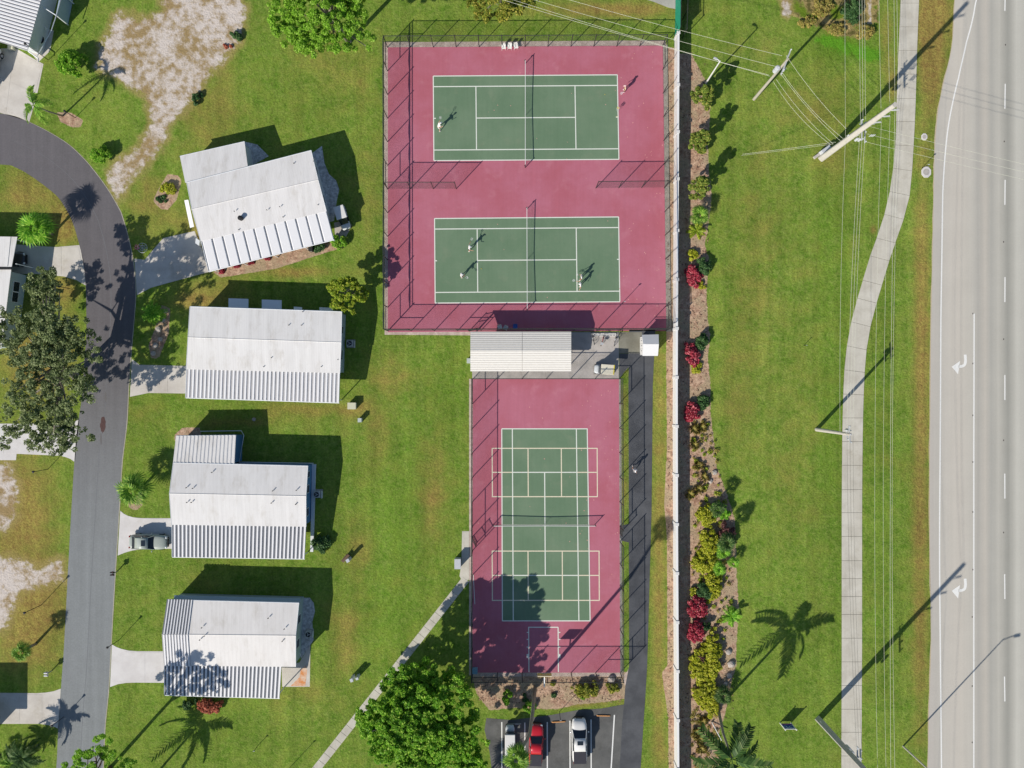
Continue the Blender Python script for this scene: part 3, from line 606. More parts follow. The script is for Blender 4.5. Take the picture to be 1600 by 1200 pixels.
M_rf = [metal('white_metal_roof', (222, 220, 218), (232, 230, 229), R(-14.5)), metal('pale_metal_roof', (224, 222, 219), (232, 231, 230), R(-1)), metal('chalky_metal_roof', (216, 214, 212), (230, 229, 228), R(-1), .5, .12), metal('streaked_metal_roof', (220, 216, 212), (232, 230, 228), R(-1), .5, .12)]
M_pan = plain('pan_white', (230, 230, 232), .5, var=.05); M_valley = plain('pan_valley_grey', (112, 116, 122), .7, var=.2); M_valley2 = plain('pan_valley_light_grey', (168, 168, 170), .7, var=.15)  # pan valleys coloured a darker grey than the white rib tops
M_gut = plain('gutter_white', (224, 228, 232), .5, var=.05); M_side = plain('vinyl_siding', (206, 212, 216), .6, var=.06); M_bside = plain('blue_siding', (84, 132, 176), .6, var=.06); M_gside = plain('grey_siding', (168, 184, 186), .6, var=.06)
M_glass = plain('dark_window_glass', (40, 48, 56), .15, var=.1, spec=.6); M_black = plain('dark_fitting', (44, 44, 46), .6); M_ac = plain('condenser_casing', (190, 194, 192), .6); M_alu = plain('aluminium', (186, 190, 194), .4)
def lerp(a, c_, t): return a+(c_-a)*t
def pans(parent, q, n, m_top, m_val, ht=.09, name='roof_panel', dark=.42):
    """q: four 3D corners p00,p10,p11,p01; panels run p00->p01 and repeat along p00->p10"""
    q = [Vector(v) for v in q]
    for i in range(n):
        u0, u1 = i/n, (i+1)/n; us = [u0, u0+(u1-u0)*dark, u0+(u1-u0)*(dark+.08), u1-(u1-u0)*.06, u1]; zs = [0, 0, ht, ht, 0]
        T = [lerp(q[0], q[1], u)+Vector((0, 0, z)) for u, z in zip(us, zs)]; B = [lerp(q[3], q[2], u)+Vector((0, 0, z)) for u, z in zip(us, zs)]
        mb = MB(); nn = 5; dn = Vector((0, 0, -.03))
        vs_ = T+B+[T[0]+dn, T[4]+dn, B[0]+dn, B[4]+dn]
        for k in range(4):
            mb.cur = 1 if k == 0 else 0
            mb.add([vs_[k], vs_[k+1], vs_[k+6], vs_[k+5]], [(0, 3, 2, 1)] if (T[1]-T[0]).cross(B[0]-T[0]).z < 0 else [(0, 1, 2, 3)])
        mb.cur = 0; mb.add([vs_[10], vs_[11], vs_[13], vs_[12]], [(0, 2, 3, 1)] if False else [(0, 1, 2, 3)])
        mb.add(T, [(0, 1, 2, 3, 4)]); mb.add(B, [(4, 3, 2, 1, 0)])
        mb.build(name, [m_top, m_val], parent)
def wallbox(parent, pts, z1, m, name='wall'):
    mb = MB(); mb.prism([(p.x, p.y) for p in pts], 0, z1); return mb.build(name, m, parent)
def inset(pts, d):
    c_ = sum(pts, Vector())/len(pts); out = []
    for p in pts:
        v = p-c_; v.z = 0; out.append(p-v.normalized()*d*1.35)
    return out
def window(parent, a, c_, t, z, wd, hh, off=.04, m=M_glass):
    """window on the wall running a->c_ at fraction t, outward = right side of a->c_"""
    d = (c_-a); d.z = 0; d.normalize(); o_ = Vector((d.y, -d.x, 0)); p = lerp(a, c_, t); p.z = z; ang = math.atan2(d.y, d.x)
    mb = MB(); mb.box(p+o_*off*.5, (wd+.14, off, hh+.14), ang); w_ = mb.build('window', M_gut, parent)
    mb = MB(); mb.box(p+o_*(off+.004), (wd, .02, hh), ang); mb.build('pane', m, w_)
def vent(parent, x, y, z, r=.07, h=.35):
    mb = MB(); p = P(x, y, z); mb.cyl(p-Vector((0, 0, .1)), p+Vector((0, 0, h)), r, 8); mb.build('vent_pipe', M_black, parent)
def ac(x, y, label, s_=1.0, rz=0):
    t = thing('air_conditioner', label, 'air conditioner', G(x, y), rz)
    mb = MB(); mb.box((0, 0, .04), (1.15*s_, 1.1*s_, .08)); mb.build('pad', M_pad, t)
    mb = MB(); mb.box((0, 0, .48), (.82*s_, .82*s_, .8)); mb.build('casing', M_ac, t, bevel=.03)
    mb = MB(); mb.ring((0, 0, .89), .29, .03, n=20); mb.cyl((0, 0, .87), (0, 0, .887), .3, 20); mb.build('fan_shroud', M_black, t)
    mb = MB()
    for k in range(3): mb.box((.13*math.cos(k*2.1), .13*math.sin(k*2.1), .9), (.2, .09, .02), k*2.1)
    mb.build('fan_blade', M_alu, t)
    mb = MB(); mb.box((.55*s_, -.1, .35), (.06, .9*s_, .6)); mb.build('side_panel', M_side, t)
    return t
def house(label, main, ridge, carport, n_pan, ze, zr, zc, m_roof, m_wall, m_val, add=None, add_n=0, add_z=2.7, dark=.42, wins=(), extra=None):
    """main: eaves (NW,NE,SE,SW) at ze, ridge (W,E) at zr, carport outer (SE,SW) at zc"""
    h = thing('mobile_home', label, 'mobile home')
    NW, NE, SE, SW = [P(x, y, ze) for x, y in main]; RW, RE = [P(x, y, zr) for x, y in ridge]
    mb = MB(); mb.slab([NW, NE, RE, RW], .07); mb.build('roof', m_roof, h)
    mb = MB(); mb.slab([RW+Vector((0, 0, .001)), RE+Vector((0, 0, .001)), SE, SW], .07); mb.build('roof', m_roof, h)
    d = (RE-RW).normalized(); mb = MB(); mb.tube([RW+Vector((0, 0, .0)), RE+Vector((0, 0, .0))], .05, 5); mb.build('ridge_cap', m_roof, h)
    ft = inset([NW, NE, SE, SW], .22)
    w_ = wallbox(h, ft, ze-.1, m_wall)
    for a, c_, r_ in ((ft[0], ft[3], RW), (ft[1], ft[2], RE)):      # gable ends
        dd = (lerp(a, c_, .5)-r_); dd.z = 0; top = Vector((r_.x, r_.y, zr-.12)); mid_ = lerp(a, c_, .5); top = Vector((mid_.x, mid_.y, zr-.14))
        u = (ft[1]-ft[0]).normalized()*.04; mb = MB(); lo = [Vector((p.x, p.y, ze-.1)) for p in (a, c_)]
        mb.add([lo[0]-u, lo[1]-u, top-u, lo[0]+u, lo[1]+u, top+u], [(0, 1, 2), (5, 4, 3), (0, 3, 4, 1), (1, 4, 5, 2), (2, 5, 3, 0)]); mb.build('gable', m_wall, h)
    mb = MB(); mb.tube([NW+Vector((0, 0, -.04)), NE+Vector((0, 0, -.04))], .07, 5); mb.build('gutter', M_gut, h)
    mb = MB(); mb.tube([NE+Vector((.02, 0, -.02)), RE+Vector((.02, 0, -.02)), SE+Vector((.02, 0, -.02))], .05, 4); mb.build('verge_trim', M_gut, h)
    mb = MB(); mb.tube([NW+Vector((-.02, 0, -.02)), RW+Vector((-.02, 0, -.02)), SW+Vector((-.02, 0, -.02))], .05, 4); mb.build('verge_trim', M_gut, h)
    if carport:
        cse, csw = [P(x, y, zc) for x, y in carport[:2]]; a0 = P(*carport[3], ze-.12) if len(carport) > 2 else Vector((SW.x, SW.y, ze-.12)); b0 = P(*carport[2], ze-.12) if len(carport) > 2 else Vector((SE.x, SE.y, ze-.12))
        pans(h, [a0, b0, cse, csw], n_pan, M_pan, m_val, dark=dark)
        mb = MB(); mb.tube([csw+Vector((0, -.03, -.06)), cse+Vector((0, -.03, -.06))], .07, 5); mb.build('gutter', M_gut, h)
        mb = MB(); mb.tube([a0, csw], .05, 4); mb.build('edge_trim', M_gut, h)
        for t in (.02, .25, .5, .75, .98):
            p = lerp(csw, cse, t)+(a0-csw).normalized()*.25; mb = MB(); mb.box((p.x, p.y, (p.z-.1)/2), (.09, .09, p.z-.1)); mb.build('carport_post', M_gut, h)
    if add:
        q = [P(x, y, add_z) for x, y in add]; q[2].z = q[3].z = ze-.06
        if add_n: pans(h, q, add_n, m_roof, m_roof, .05, dark=.5)
        else:
            mb = MB(); mb.slab(q, .07); mb.build('annexe_roof', m_roof, h)
        wallbox(h, inset(q, .2), add_z-.1, m_wall, 'annexe_wall')
        mb = MB(); mb.tube([q[0]+Vector((0, 0, -.04)), q[1]+Vector((0, 0, -.04))], .06, 5); mb.build('gutter', M_gut, h)
    for (side, t, z, wd, hh) in wins:
        a, c_ = {'e': (ft[2], ft[1]), 'n': (ft[1], ft[0]), 'w': (ft[0], ft[3]), 's': (ft[3], ft[2])}[side]; window(h, a, c_, t, z, wd, hh)
    return h, ft
h1, f1 = house('white-roofed mobile home set at a slant beside the curve of the street', [(292, 285), (486, 235), (510, 330), (314, 377)], [(300, 327), (497, 281)], [(522, 374), (326, 424)], 12, 3.2, 3.55, 2.7, M_rf[0], M_side, M_valley, add=[(281, 244), (382, 221), (389, 261), (292, 287)], dark=.1, wins=(('e', .25, 1.8, .9, 1.0), ('e', .75, 1.8, .9, 1.0), ('n', .3, 1.8, 1, 1), ('w', .8, 1.7, 1, 1)))
for v in ((366, 330, 3.7), (417, 328, 3.6), (437, 323, 3.6), (442, 339, 3.4), (497, 320, 3.3), (459, 255, 3.4), (490, 252, 3.3), (373, 359, 3.3)): vent(h1, *v, r=.05, h=.1)
mb = MB(); p = P(376, 341, 3.55); mb.cyl(p-Vector((0, 0, .2)), p+Vector((0, 0, .25)), .28, 14); mb.cyl(p+Vector((0, 0, .25)), p+Vector((0, 0, .3)), .3, 14, .12); mb.build('roof_vent', M_black, h1)
mb = MB(); mb.slab([P(288, 313, 1.9), P(294, 312, 2.4), P(303, 354, 2.4), P(297, 356, 1.9)], .06); mb.build('side_awning', M_pan, h1)
ent = MB(); ent.slab([P(306, 372, 1.1), P(312, 376, 1.1), P(311, 384, 1.1), P(305, 380, 1.1)], .5); ent.build('porch_step', M_gut, h1)
h2, f2 = house('long white-roofed mobile home with a ribbed grey carport, second from the top', [(297, 479), (534, 487), (531, 583), (291, 577)], [(294, 527), (533, 535)], [(530, 629), (290, 621)], 38, 3.3, 3.62, 2.7, M_rf[1], M_gside, M_valley2, dark=.46, wins=(('e', .3, 1.8, 1.2, 1.0), ('e', .72, 1.8, .8, .9)))
for v in ((451, 508, 3.55), (471, 508, 3.55), (473, 487, 3.4), (424, 559, 3.5), (412, 573, 3.4), (502, 573, 3.4), (528, 562, 3.4)): vent(h2, *v, r=.05, h=.12)
for x0, x1, y0 in ((357, 388, 466), (409, 440, 468), (459, 472, 479), (499, 520, 480)):      # window awnings on the north side
    ya = 478+(x0-297)*.034; mb = MB(); mb.slab([P(x0, y0, 1.75), P(x1, y0+1, 1.75), P(x1, ya+3, 2.35), P(x0, ya+2, 2.35)], .04); mb.build('awning', M_gut, h2)
h3, f3 = house('white mobile home with a wide black-and-white ribbed carport and a grey-green car before it', [(271, 723), (481, 728), (478, 823), (268, 820)], [(265, 771), (478, 775)], [(476, 873), (269, 870)], 34, 3.1, 3.5, 2.6, M_rf[2], M_bside, M_valley, add=[(275, 681), (369, 680), (368, 725), (272, 723)], add_n=16, add_z=2.75, dark=.47, wins=(('e', .2, 1.8, .9, 1.0), ('e', .6, 1.8, .9, .9), ('e', .85, 1.8, .7, .9)))
for v in ((331, 738, 3.4), (291, 762, 3.6), (301, 763, 3.6), (426, 767, 3.6), (463, 766, 3.6), (292, 785, 3.6), (299, 785, 3.6), (424, 786, 3.6), (462, 788, 3.5)): vent(h3, *v, r=.06, h=.14)
mb = MB(); e_ = [f3[1], f3[2]]
mb.prism([(f3[1]+Vector((.02, 0, 0)))[:2], (f3[1]+Vector((.5, 0, 0)))[:2], (f3[2]+Vector((.4, -3.9, 0)))[:2], (f3[2]+Vector((.02, -3.9, 0)))[:2]], .1, .35); mb.build('side_ledge', M_gut, h3)
mb = MB(); pts = [P(313, 674, 1.0), P(377, 673, 1.0), P(381, 680, 1.0), P(374, 722, 1.0), P(490, 724, 1.0)]; mb.tube(pts, .05, 4); mb.build('handrail', M_gut, h3)
h4, f4 = house('lowest white mobile home of the row, its ribbed carport dappled by tree shade', [(262, 937), (467, 942), (462, 1042), (257, 1040)], [(254, 991), (462, 993)], [(437, 1091), (257, 1086), (440, 1041), (257, 1040)], 30, 3.1, 3.5, 2.6, M_rf[3], M_gside, M_valley, dark=.45, wins=(('e', .3, 1.8, 1.0, 1.0), ('e', .7, 1.8, 1.0, 1.0), ('n', .25, 1.9, 1.2, .9), ('n', .7, 1.9, 1.2, .9)))
for v in ((315, 981, 3.65), (319, 994, 3.7), (312, 1000, 3.65), (444, 983, 3.65), (441, 1002, 3.6), (419, 966, 3.5)): vent(h4, *v, r=.06, h=.13)
up = Vector((0, 0, .012))
pans(h4, [P(261, 936, 3.13)+up, P(301, 937, 3.13)+up, P(294, 991.5, 3.53)+up, P(253, 991, 3.53)+up], 9, M_pan, M_valley, .07, dark=.5)
pans(h4, [P(253, 991.5, 3.53)+up, P(294, 991.7, 3.53)+up, P(297, 1041, 3.13)+up, P(256, 1040, 3.13)+up], 9, M_pan, M_valley2, .07, dark=.4)
mb = MB(); mb.slab([P(272, 930, 2.2), P(470, 935, 2.2), P(468, 945, 2.6), P(272, 940, 2.6)], .05); mb.build('north_awning', M_gside, h4)
ac(548.5, 537, 'grey air-conditioning unit against the second home from the top', .95); ac(497.5, 771, 'grey air-conditioning unit beside the blue-sided home'); ac(484.5, 988, 'grey air-conditioning unit beside the lowest home, on white stones', .85)
# north-west home with ribbed roof and screened porch
hn = thing('mobile_home', 'home with grey ribbed roof and screened porch in the top-left corner', 'mobile home')
z_ = 3.0; q = [P(65, -2, z_), P(43, 79, z_), P(-16, 62, z_), P(10, -16, z_)]
def ext(a, c_, t): return a+(c_-a)*t
q0 = ext(q[1], q[0], 1.5); q3 = ext(q[2], q[3], 1.5)
pans(hn, [q[1], q0, q3+Vector((0, 0, .3)), q[2]+Vector((0, 0, .3))], 24, M_pan, M_valley2, .07, dark=.4)
mb = MB(); mb.slab([q[2]+Vector((0, 0, .31)), q3+Vector((0, 0, .31)), q3+Vector((-5, 1.4, .9)), q[2]+Vector((-5, 1.4, .9))], .07); mb.build('roof', M_rf[1], hn)
wallbox(hn, inset([q[1], q0, q3, q[2]], .6), 2.8, M_side)
for a, c_ in (((88, -8), (98, -14)), ((97, -10), (88, 24)), ((88, 24), (66, 10)), ((88, 24), (80, 48)), ((74, 46), (57, 32)), ((80, 48), (58, 88))):
    mb = MB(); zz = 2.4 if a[1] < 30 else .9; mb.tube([P(*a, zz), P(*c_, zz)], .06, 4); mb.build('porch_frame', M_gut, hn)
for x, y in ((88, 24), (97, -10)): mb = MB(); p = P(x, y, 2.4); mb.box((p.x, p.y, 1.2), (.1, .1, 2.4)); mb.build('porch_post', M_gut, hn)
mb = MB(); mb.prism([P(97, -20, 2.4)[:2], P(88, 24, 2.4)[:2], P(86.5, 24, 2.4)[:2], P(95.5, -20, 2.4)[:2]], .05, 2.35); mb.build('porch_screen', plain('blue_grey_screen', (150, 170, 186), .7), hn)
mb = MB(); mb.tube([P(44, 80, 1.2), P(60, 91, 1.2), P(60, 97, 1.2)], .07, 4); mb.build('handrail', M_gut, hn)
# west home, roof passing under the oak
hw = thing('mobile_home', 'white-roofed home at the left edge, half hidden by the oak', 'mobile home')
a = [P(-90, 368, 3.3), P(27, 370, 3.3), P(18, 417, 3.3), P(-90, 416, 3.3)]
mb = MB(); mb.slab(a, .08); mb.build('roof', M_rf[1], hw)
c4 = [P(-90, 419, 3.2), P(17.5, 420, 3.2), P(2, 545, 3.2), P(-90, 545, 3.2)]
mb = MB(); mb.slab(c4, .08); mb.build('roof', M_rf[1], hw)
wallbox(hw, [P(-90, 424, 3.2), P(14, 424, 3.2), P(-1, 542, 3.2), P(-90, 542, 3.2)], 3.05, M_gside)
for x in (24, -40):
    for y in (374, 412): mb = MB(); p = P(x, y, 3.3); mb.box((p.x, p.y, 1.6), (.1, .1, 3.2)); mb.build('carport_post', M_gut, hw)
e0, e1 = P(14, 424, 3.2), P(-1, 542, 3.2)
for t in (.18, .32, .62): window(hw, e1, e0, 1-t, 1.6, 1.2, 1.0)
mb = MB(); mb.slab([P(17, 418, 3.4), P(-90, 417, 3.4), P(-90, 421, 3.4), P(17, 421, 3.4)], .1); mb.build('valley_gutter', M_black, hw)
for x in (-40, 17): mb = MB(); mb.tube([P(x, 369.5, 3.32), P(x-5, 416, 3.32)], .03, 4); mb.build('roof_seam', M_alu, hw)
hs = thing('mobile_home', 'home outside the lower left edge whose square shadow falls on the grass', 'mobile home')
mb = MB(); mb.slab([G(2, 1079, 3.2), G(2, 1150, 3.2), G(-90, 1150, 3.2), G(-90, 1079, 3.2)], .1); mb.build('roof', M_rf[1], hs)
wallbox(hs, [G(-10, 1085), G(-10, 1145), G(-90, 1145), G(-90, 1085)], 3.1, M_side)
# shelter between the courts
sh_ = thing('shelter', 'white ribbed gable shelter roof between the tennis courts and the multi-sport court', 'shelter')
for x0, x1 in ((735, 815.7), (816.3, 892.5)):
    M_sp = plain('aged_white_panel', (232, 229, 222), .5, var=.06); M_sv = plain('panel_seam_grime', (206, 200, 190), .7, var=.12)
    for k, (ya, yb, za, zb) in enumerate(((518, 548, 2.6, 3.15), (548, 580, 3.15, 2.6))):
        pans(sh_, [P(x0, ya, za), P(x0, yb, zb), P(x1, yb, zb), P(x1, ya, za)], 9, M_sp, M_sv, .02, dark=.22 if k else .3)
for x in (740, 790, 840, 886):
    for y in (523, 575): mb = MB(); p = G(x, y); mb.box((p.x, p.y, 1.27), (.1, .1, 2.54)); mb.build('post', M_gut, sh_)
for y_, zz in ((519, 2.53), (579.5, 2.53), (548, 3.05)): mb = MB(); a, c_ = P(736, y_, zz), P(891, y_, zz); mb.box(lerp(a, c_, .5), ((c_-a).length, .1, .12)); mb.build('beam', M_gut, sh_)
# storage shed
sd = thing('storage_shed', 'small white plastic storage shed with gable roof at the court corner', 'shed')
mb = MB(); a, c_ = G(1000, 527), G(1021, 555); mb.prism([(a.x, a.y), (c_.x, a.y), (c_.x, c_.y), (a.x, c_.y)], .02, 1.95); mb.build('wall', M_wall, sd)
M_shr = plain('shed_roof', (226, 226, 226), .6, var=.05)
mb = MB(); mb.slab([P(1003, 523, 1.95), P(1029, 522.5, 1.95), P(1029.5, 537.5, 2.5), P(1005, 537.5, 2.5)], .06); mb.build('roof', M_shr, sd)
mb = MB(); mb.slab([P(1005, 537.7, 2.5), P(1029.5, 537.7, 2.5), P(1028, 556, 1.95), P(1004, 556, 1.95)], .06); mb.build('roof', M_shr, sd)
x0 = a.x
for yy in (533, 541, 549): mb = MB(); p = G(999.6, yy); mb.box((x0-.02, p.y, 1.0), (.03, .5, 1.7)); d_ = mb.build('door', M_wall, sd); mb = MB(); mb.box((x0-.045, p.y, 1.3), (.02, .1, .3)); mb.build('hinge', M_black, d_)
# ------------------------------------------------ utility poles and wires
M_pole = plain('concrete_pole', (192, 187, 180), .85, var=.16, sc=2); M_ins = plain('insulator_grey', (196, 200, 206), .35); M_wood = plain('weathered_pole', (178, 172, 158), .85, var=.15); M_wire = plain('aluminium_wire', (206, 208, 190), .5, var=.05); M_wire2 = plain('dark_wire', (70, 72, 70), .6)
def bigpole(x, y, label, H=17.6, r0=.36, r1=.22, arms=True, rz=R(45)):
    t = thing('utility_pole', label, 'utility pole', G(x, y))
    mb = MB(); pts = [(0, 0, 0), (0, 0, H)]; n = 4
    vs_ = []
    for z, r_ in ((0, r0), (H, r1)):
        for k in range(8): 
            a_ = rz+math.pi/4*(k//2)*2+(-.62 if k % 2 == 0 else .62); vs_.append((r_*1.3*math.cos(a_), r_*1.3*math.sin(a_), z))
    mb.add(vs_, [(k, (k+1) % 8, (k+1) % 8+8, k+8) for k in range(8)]+[tuple(range(8, 16)), tuple(range(7, -1, -1))]); mb.build('shaft', M_pole, t)
    if arms:
        for z in (16.2, 14.4, 12.6):
            mb = MB(); mb.cyl((.2, 0, z-.25), (1.15, 0, z), .045, 6); mb.build('davit_arm', M_ins, t)
            mb = MB()
            for k in range(5): mb.cyl((.55+.12*k, 0, z-.12+.03*k+.06), (.58+.12*k, 0, z-.12+.03*k+.06), .1, 8)
            mb.build('insulator', M_ins, t)
    return t
def crossarm(t, c_, L, rz, n=3, s_=1.0):
    mb = MB(); mb.box(c_, (L, .12, .12), rz); mb.build('crossarm', M_alu, t)
    for k in range(n):
        u = (k/(n-1)-.5)*L*.92 if n > 1 else 0; p = Vector(c_)+Vector((math.cos(rz)*u, math.sin(rz)*u, .06)); mb = MB(); mb.cyl(p, p+Vector((0, 0, .28*s_)), .035, 6); mb.ball(p+Vector((0, 0, .24*s_)), .085*s_); mb.build('insulator', M_ins, t)
def can(t, c_, r_=.24, h_=.8):
    mb = MB(); c_ = Vector(c_); mb.cyl(c_, c_+Vector((0, 0, h_)), r_, 12); mb.ball(c_+Vector((0, 0, h_)), (r_, r_, .08)); mb.cyl(c_+Vector((.08, 0, h_)), c_+Vector((.08, 0, h_+.22)), .04, 6); mb.build('transformer', M_ins, t)
p1 = bigpole(1284, 247, 'huge tapering concrete power pole leaning over the lawn near the top of the sidewalk')
crossarm(p1, (.45, .2, 9.6), 2.4, R(90), 3); crossarm(p1, (1.1, .1, 9.0), 2.4, R(90), 3); crossarm(p1, (0, 0, 8.2), 1.2, R(0), 2)
can(p1, (.4, -.5, 8.2), .16, .5); can(p1, (.75, -.55, 8.2), .14, .5)
for k in range(3):
    mb = MB(); mb.cyl((1.5+.2*k, 1.0, 9.2), (1.5+.2*k, 1.0, 9.9), .04, 6); mb.build('fuse_holder', M_ins, p1)
    mb = MB(); mb.cyl((1.5+.2*k, -.4, 9.2), (1.5+.2*k, -.4, 9.8), .05, 6); mb.build('fuse_holder', M_ins, p1)
mb = MB(); mb.cyl((.3, 1.0, 9.3), (2.1, 1.0, 9.3), .04, 6); mb.build('arm', M_alu, p1)
cb = tag(MB().build('x', M_pole), '', '') if False else None
ck = thing('equipment_cabinet', 'white utility box on a slab at the foot of the huge power pole', 'utility box', G(1286, 237), R(35)); mb = MB(); mb.box((0, 0, .5), (1.3, .5, 1.0)); mb.build('casing', M_ins, ck, bevel=.03); mb = MB(); mb.box((-1.0, 0, .15), (1.0, .35, .3)); mb.build('base', M_pad, ck)
p2 = thing('utility_pole', 'slim white concrete pole beside the sidewalk, left of the turn lane', 'utility pole', G(1276, 671)); mb = MB(); mb.cyl((0, 0, 0), (0, 0, 9.2), .25, 10, .16); mb.build('shaft', M_pole, p2)
crossarm(p2, (0, 0, 8.95), 2.0, R(95), 3); crossarm(p2, (0, 0, 8.3), 1.3, R(95), 2)
for k in range(3): can(p2, (-.25+.22*k, .45, 8.35), .09, .4)
p3 = bigpole(1279, 1124, 'huge concrete power pole rising at the bottom of the sidewalk')
crossarm(p3, (.45, .2, 9.4), 2.2, R(90), 3); crossarm(p3, (1.1, -.3, 8.8), 2.0, R(90), 3); can(p3, (.5, -.1, 6.6), .22, .8); can(p3, (.8, -.4, 6.9), .18, .7)
mb = MB(); mb.box((-.25, .15, 1.2), (.05, .3, .45)); mb.box((-.3, 0, 3.2), (.3, .05, .1)); mb.build('step_bracket', M_alu, p3)
pw = thing('utility_pole', 'wooden distribution pole with transformer on the lawn east of the wall', 'utility pole', G(1178, 155)); mb = MB(); mb.cyl((0, 0, 0), (0, 0, 11.4), .2, 10, .13); mb.build('shaft', M_wood, pw)
crossarm(pw, (0, 0, 11.0), 2.6, R(70), 3); crossarm(pw, (.1, -.1, 10.1), 2.4, R(70), 3, .8); can(pw, (-.45, -.15, 8.6), .3, .9); can(pw, (.35, -.3, 9.0), .12, .5)
def wire(a, c_, sag, label, r_=.022, m=M_wire, n=24, g=None):
    a, c_ = Vector(a), Vector(c_); pts = [lerp(a, c_, k/n)-Vector((0, 0, 4*sag*(k/n)*(1-k/n))) for k in range(n+1)]
    mb = MB(); mb.tube(pts, r_*(.6 if r_ > .019 and 'transmission' in label else .78), 4); return tag(mb.build('overhead_wire', m), label, 'wire', g)
gN = 'transmission wires beside the highway'; gD = 'distribution wires beside the sidewalk'
nm = {16.2: 'highest', 14.4: 'middle', 12.6: 'lowest'}
for z, dx in ((16.2, 1.2), (14.4, 1.18), (12.6, 1.16)):
    A1 = G(1284, 247)+Vector((dx, 0, z)); A3 = G(1279, 1124)+Vector((dx, 0, z))
    wire(A1, A3, 1.0, f'{nm[z]} transmission wire on the side arms, running south beside the highway', .02, g=gN)
    wire(A1, G(1286, -700)+Vector((dx, 0, z)), 1.0, f'{nm[z]} transmission wire on the side arms, running north past the brush', .024, g=gN)
    wire(A3, G(1278, 1900)+Vector((dx, 0, z)), 1.0, f'{nm[z]} transmission wire beyond the lower concrete pole', .024, g=gN)
wire(G(1284, 247, 17.6), G(1279, 1124, 17.6), .5, 'topmost ground wire between the two huge concrete poles', .018, g=gN)
wire(G(1284, 247, 17.6), G(1286, -700, 17.6), .5, 'topmost ground wire running north from the huge pole', .018, g=gN)
for k, nm_ in enumerate(('western', 'middle', 'eastern')):
    A1 = G(1284, 247)+Vector((.45+.3*k, .9, 9.3)); A2 = G(1276, 671)+Vector((-.4+.35*k, .1, 9.2)); A3 = G(1279, 1124)+Vector((.5+.3*k, .2, 9.2))
    wire(A1, A2, .5, f'{nm_} distribution wire from the huge pole down to the slim white pole', .02, g=gD); wire(A2, A3, .5, f'{nm_} distribution wire from the slim white pole to the lower huge pole', .016, M_wire2, g=gD)
    wire(A1, G(1286, -700)+Vector((.45+.3*k, 0, 9.3)), .5, f'{nm_} distribution wire running north over the brush', .02, g=gD)
    wire(G(1284, 247)+Vector((1.0, 1.0-k*.95, 9.0)), G(2000, 410-k*2)+Vector((0, 1.0-k*.95, 9.5)), .8, f'{("upper", "middle", "lower")[k]} service wire crossing the highway', .016, g='service wires crossing the highway')
wire(G(1284, 247)+Vector((-.3, .2, 7.2)), G(1276, 671)+Vector((-.2, 0, 7)), .5, 'thin telephone cable on the west side of the concrete poles', .018, g=gD)
wire(G(1284, 247)+Vector((-.3, .2, 7.2)), G(1284, -700, 7.4), .5, 'thin telephone cable running north on the west side', .018, g=gD)
for k, (a, c_, s_) in enumerate((((1228, 86, 11.2), (1322, 201, 9.6), .5), ((1222, 113, 10.2), (1318, 217, 8.9), .7), ((1219, 114, 10.2), (1314, 221, 8.6), .5), ((1213, 124, 9.6), (1302, 225, 8.0), .6), ((1208, 127, 9.2), (1298, 226, 7.7), .9))):
    wire(P(*a), P(*c_), s_, f'slack wire number {("one","two","three","four","five")[k]}'.replace('number ', '')+' from the north between the transformer pole and the huge pole', .018, g='slack wires from the transformer pole')
for k, (a, c_) in enumerate((((1222, 87, 11.2), (906, 0, 11.2)), ((1213, 104, 10.9), (850, 0, 10.8)), ((1201, 117, 10.4), (827, 8, 10.2)), ((1203, 119, 10.2), (822, 2, 9.8)))):
    A1, B1 = P(*a), P(*c_); wire(A1, A1+(B1-A1)*1.6, .6, f'{("highest", "second", "third", "lowest")[k]} wire crossing the top of the tennis courts', .02, g='wires crossing the tennis court fence')
wire(G(1160, 241, .05), P(1306, 222, 8), .1, 'anchor guy wire from the lawn to the huge pole', .02, g='guy wires'); wire(G(1158, 243, .05), P(1302, 225, 7.4), .1, 'lower anchor guy wire from the lawn to the huge pole', .016, g='guy wires')
wire(G(1328, 181, .05), G(1281.5, 130, 4.0)*0+G(1277, 177, .1), 0.0, 'dark cable lying across the lawn', .015, M_wire2) if False else None
# street lights
def lamp(x, y, H, label, arm=(0, 0), r_=.09, m=M_pole, head=.5):
    t = thing('lamp_post', label, 'lamp post', G(x, y)); mb = MB(); mb.cyl((0, 0, 0), (0, 0, H), r_, 8, r_*.6); mb.build('pole', m, t)
    e = Vector((arm[0], arm[1], H+.15)); 
    if arm != (0, 0): mb = MB(); mb.tube([(0, 0, H-.1), (arm[0]*.5, arm[1]*.5, H+.12), e], r_*.55, 6); mb.build('arm', m, t)
    mb = MB(); mb.box(e, (head, head*.45, .14), math.atan2(arm[1], arm[0]) if arm != (0, 0) else 0, .8); mb.build('lamp_head', M_alu, t); return t
lamp(1103, 130, 6.3, 'white lamp post by the first croton bush beside the wall', (-.6, .25), .11, M_wall)
lamp(1411, 1166, 12.2, 'tall highway lamp post at the bottom edge of the verge', (1.6, .3), .11, M_pole, .8)
def post(x, y, H, label, head='lamp', m=M_black):
    t = thing('garden_lamp', label, 'garden lamp', G(x, y)); mb = MB(); mb.cyl((0, 0, 0), (0, 0, H), .04, 6); mb.build('pole', m, t)
    mb = MB(); mb.cyl((0, 0, H), (0, 0, H+.28), .07, 8, .15); mb.cyl((0, 0, H+.28), (0, 0, H+.34), .17, 8, .03); mb.build('lantern', m, t); return t
post(186, 1000, 2.4, 'black garden lamp in the grass above the lowest driveway'); post(65, 945, 3.0, 'black garden lamp on the lawn west of the street, between sand and palm'); post(75, 733, 2.6, 'black garden lamp just below the oak-shaded driveway')
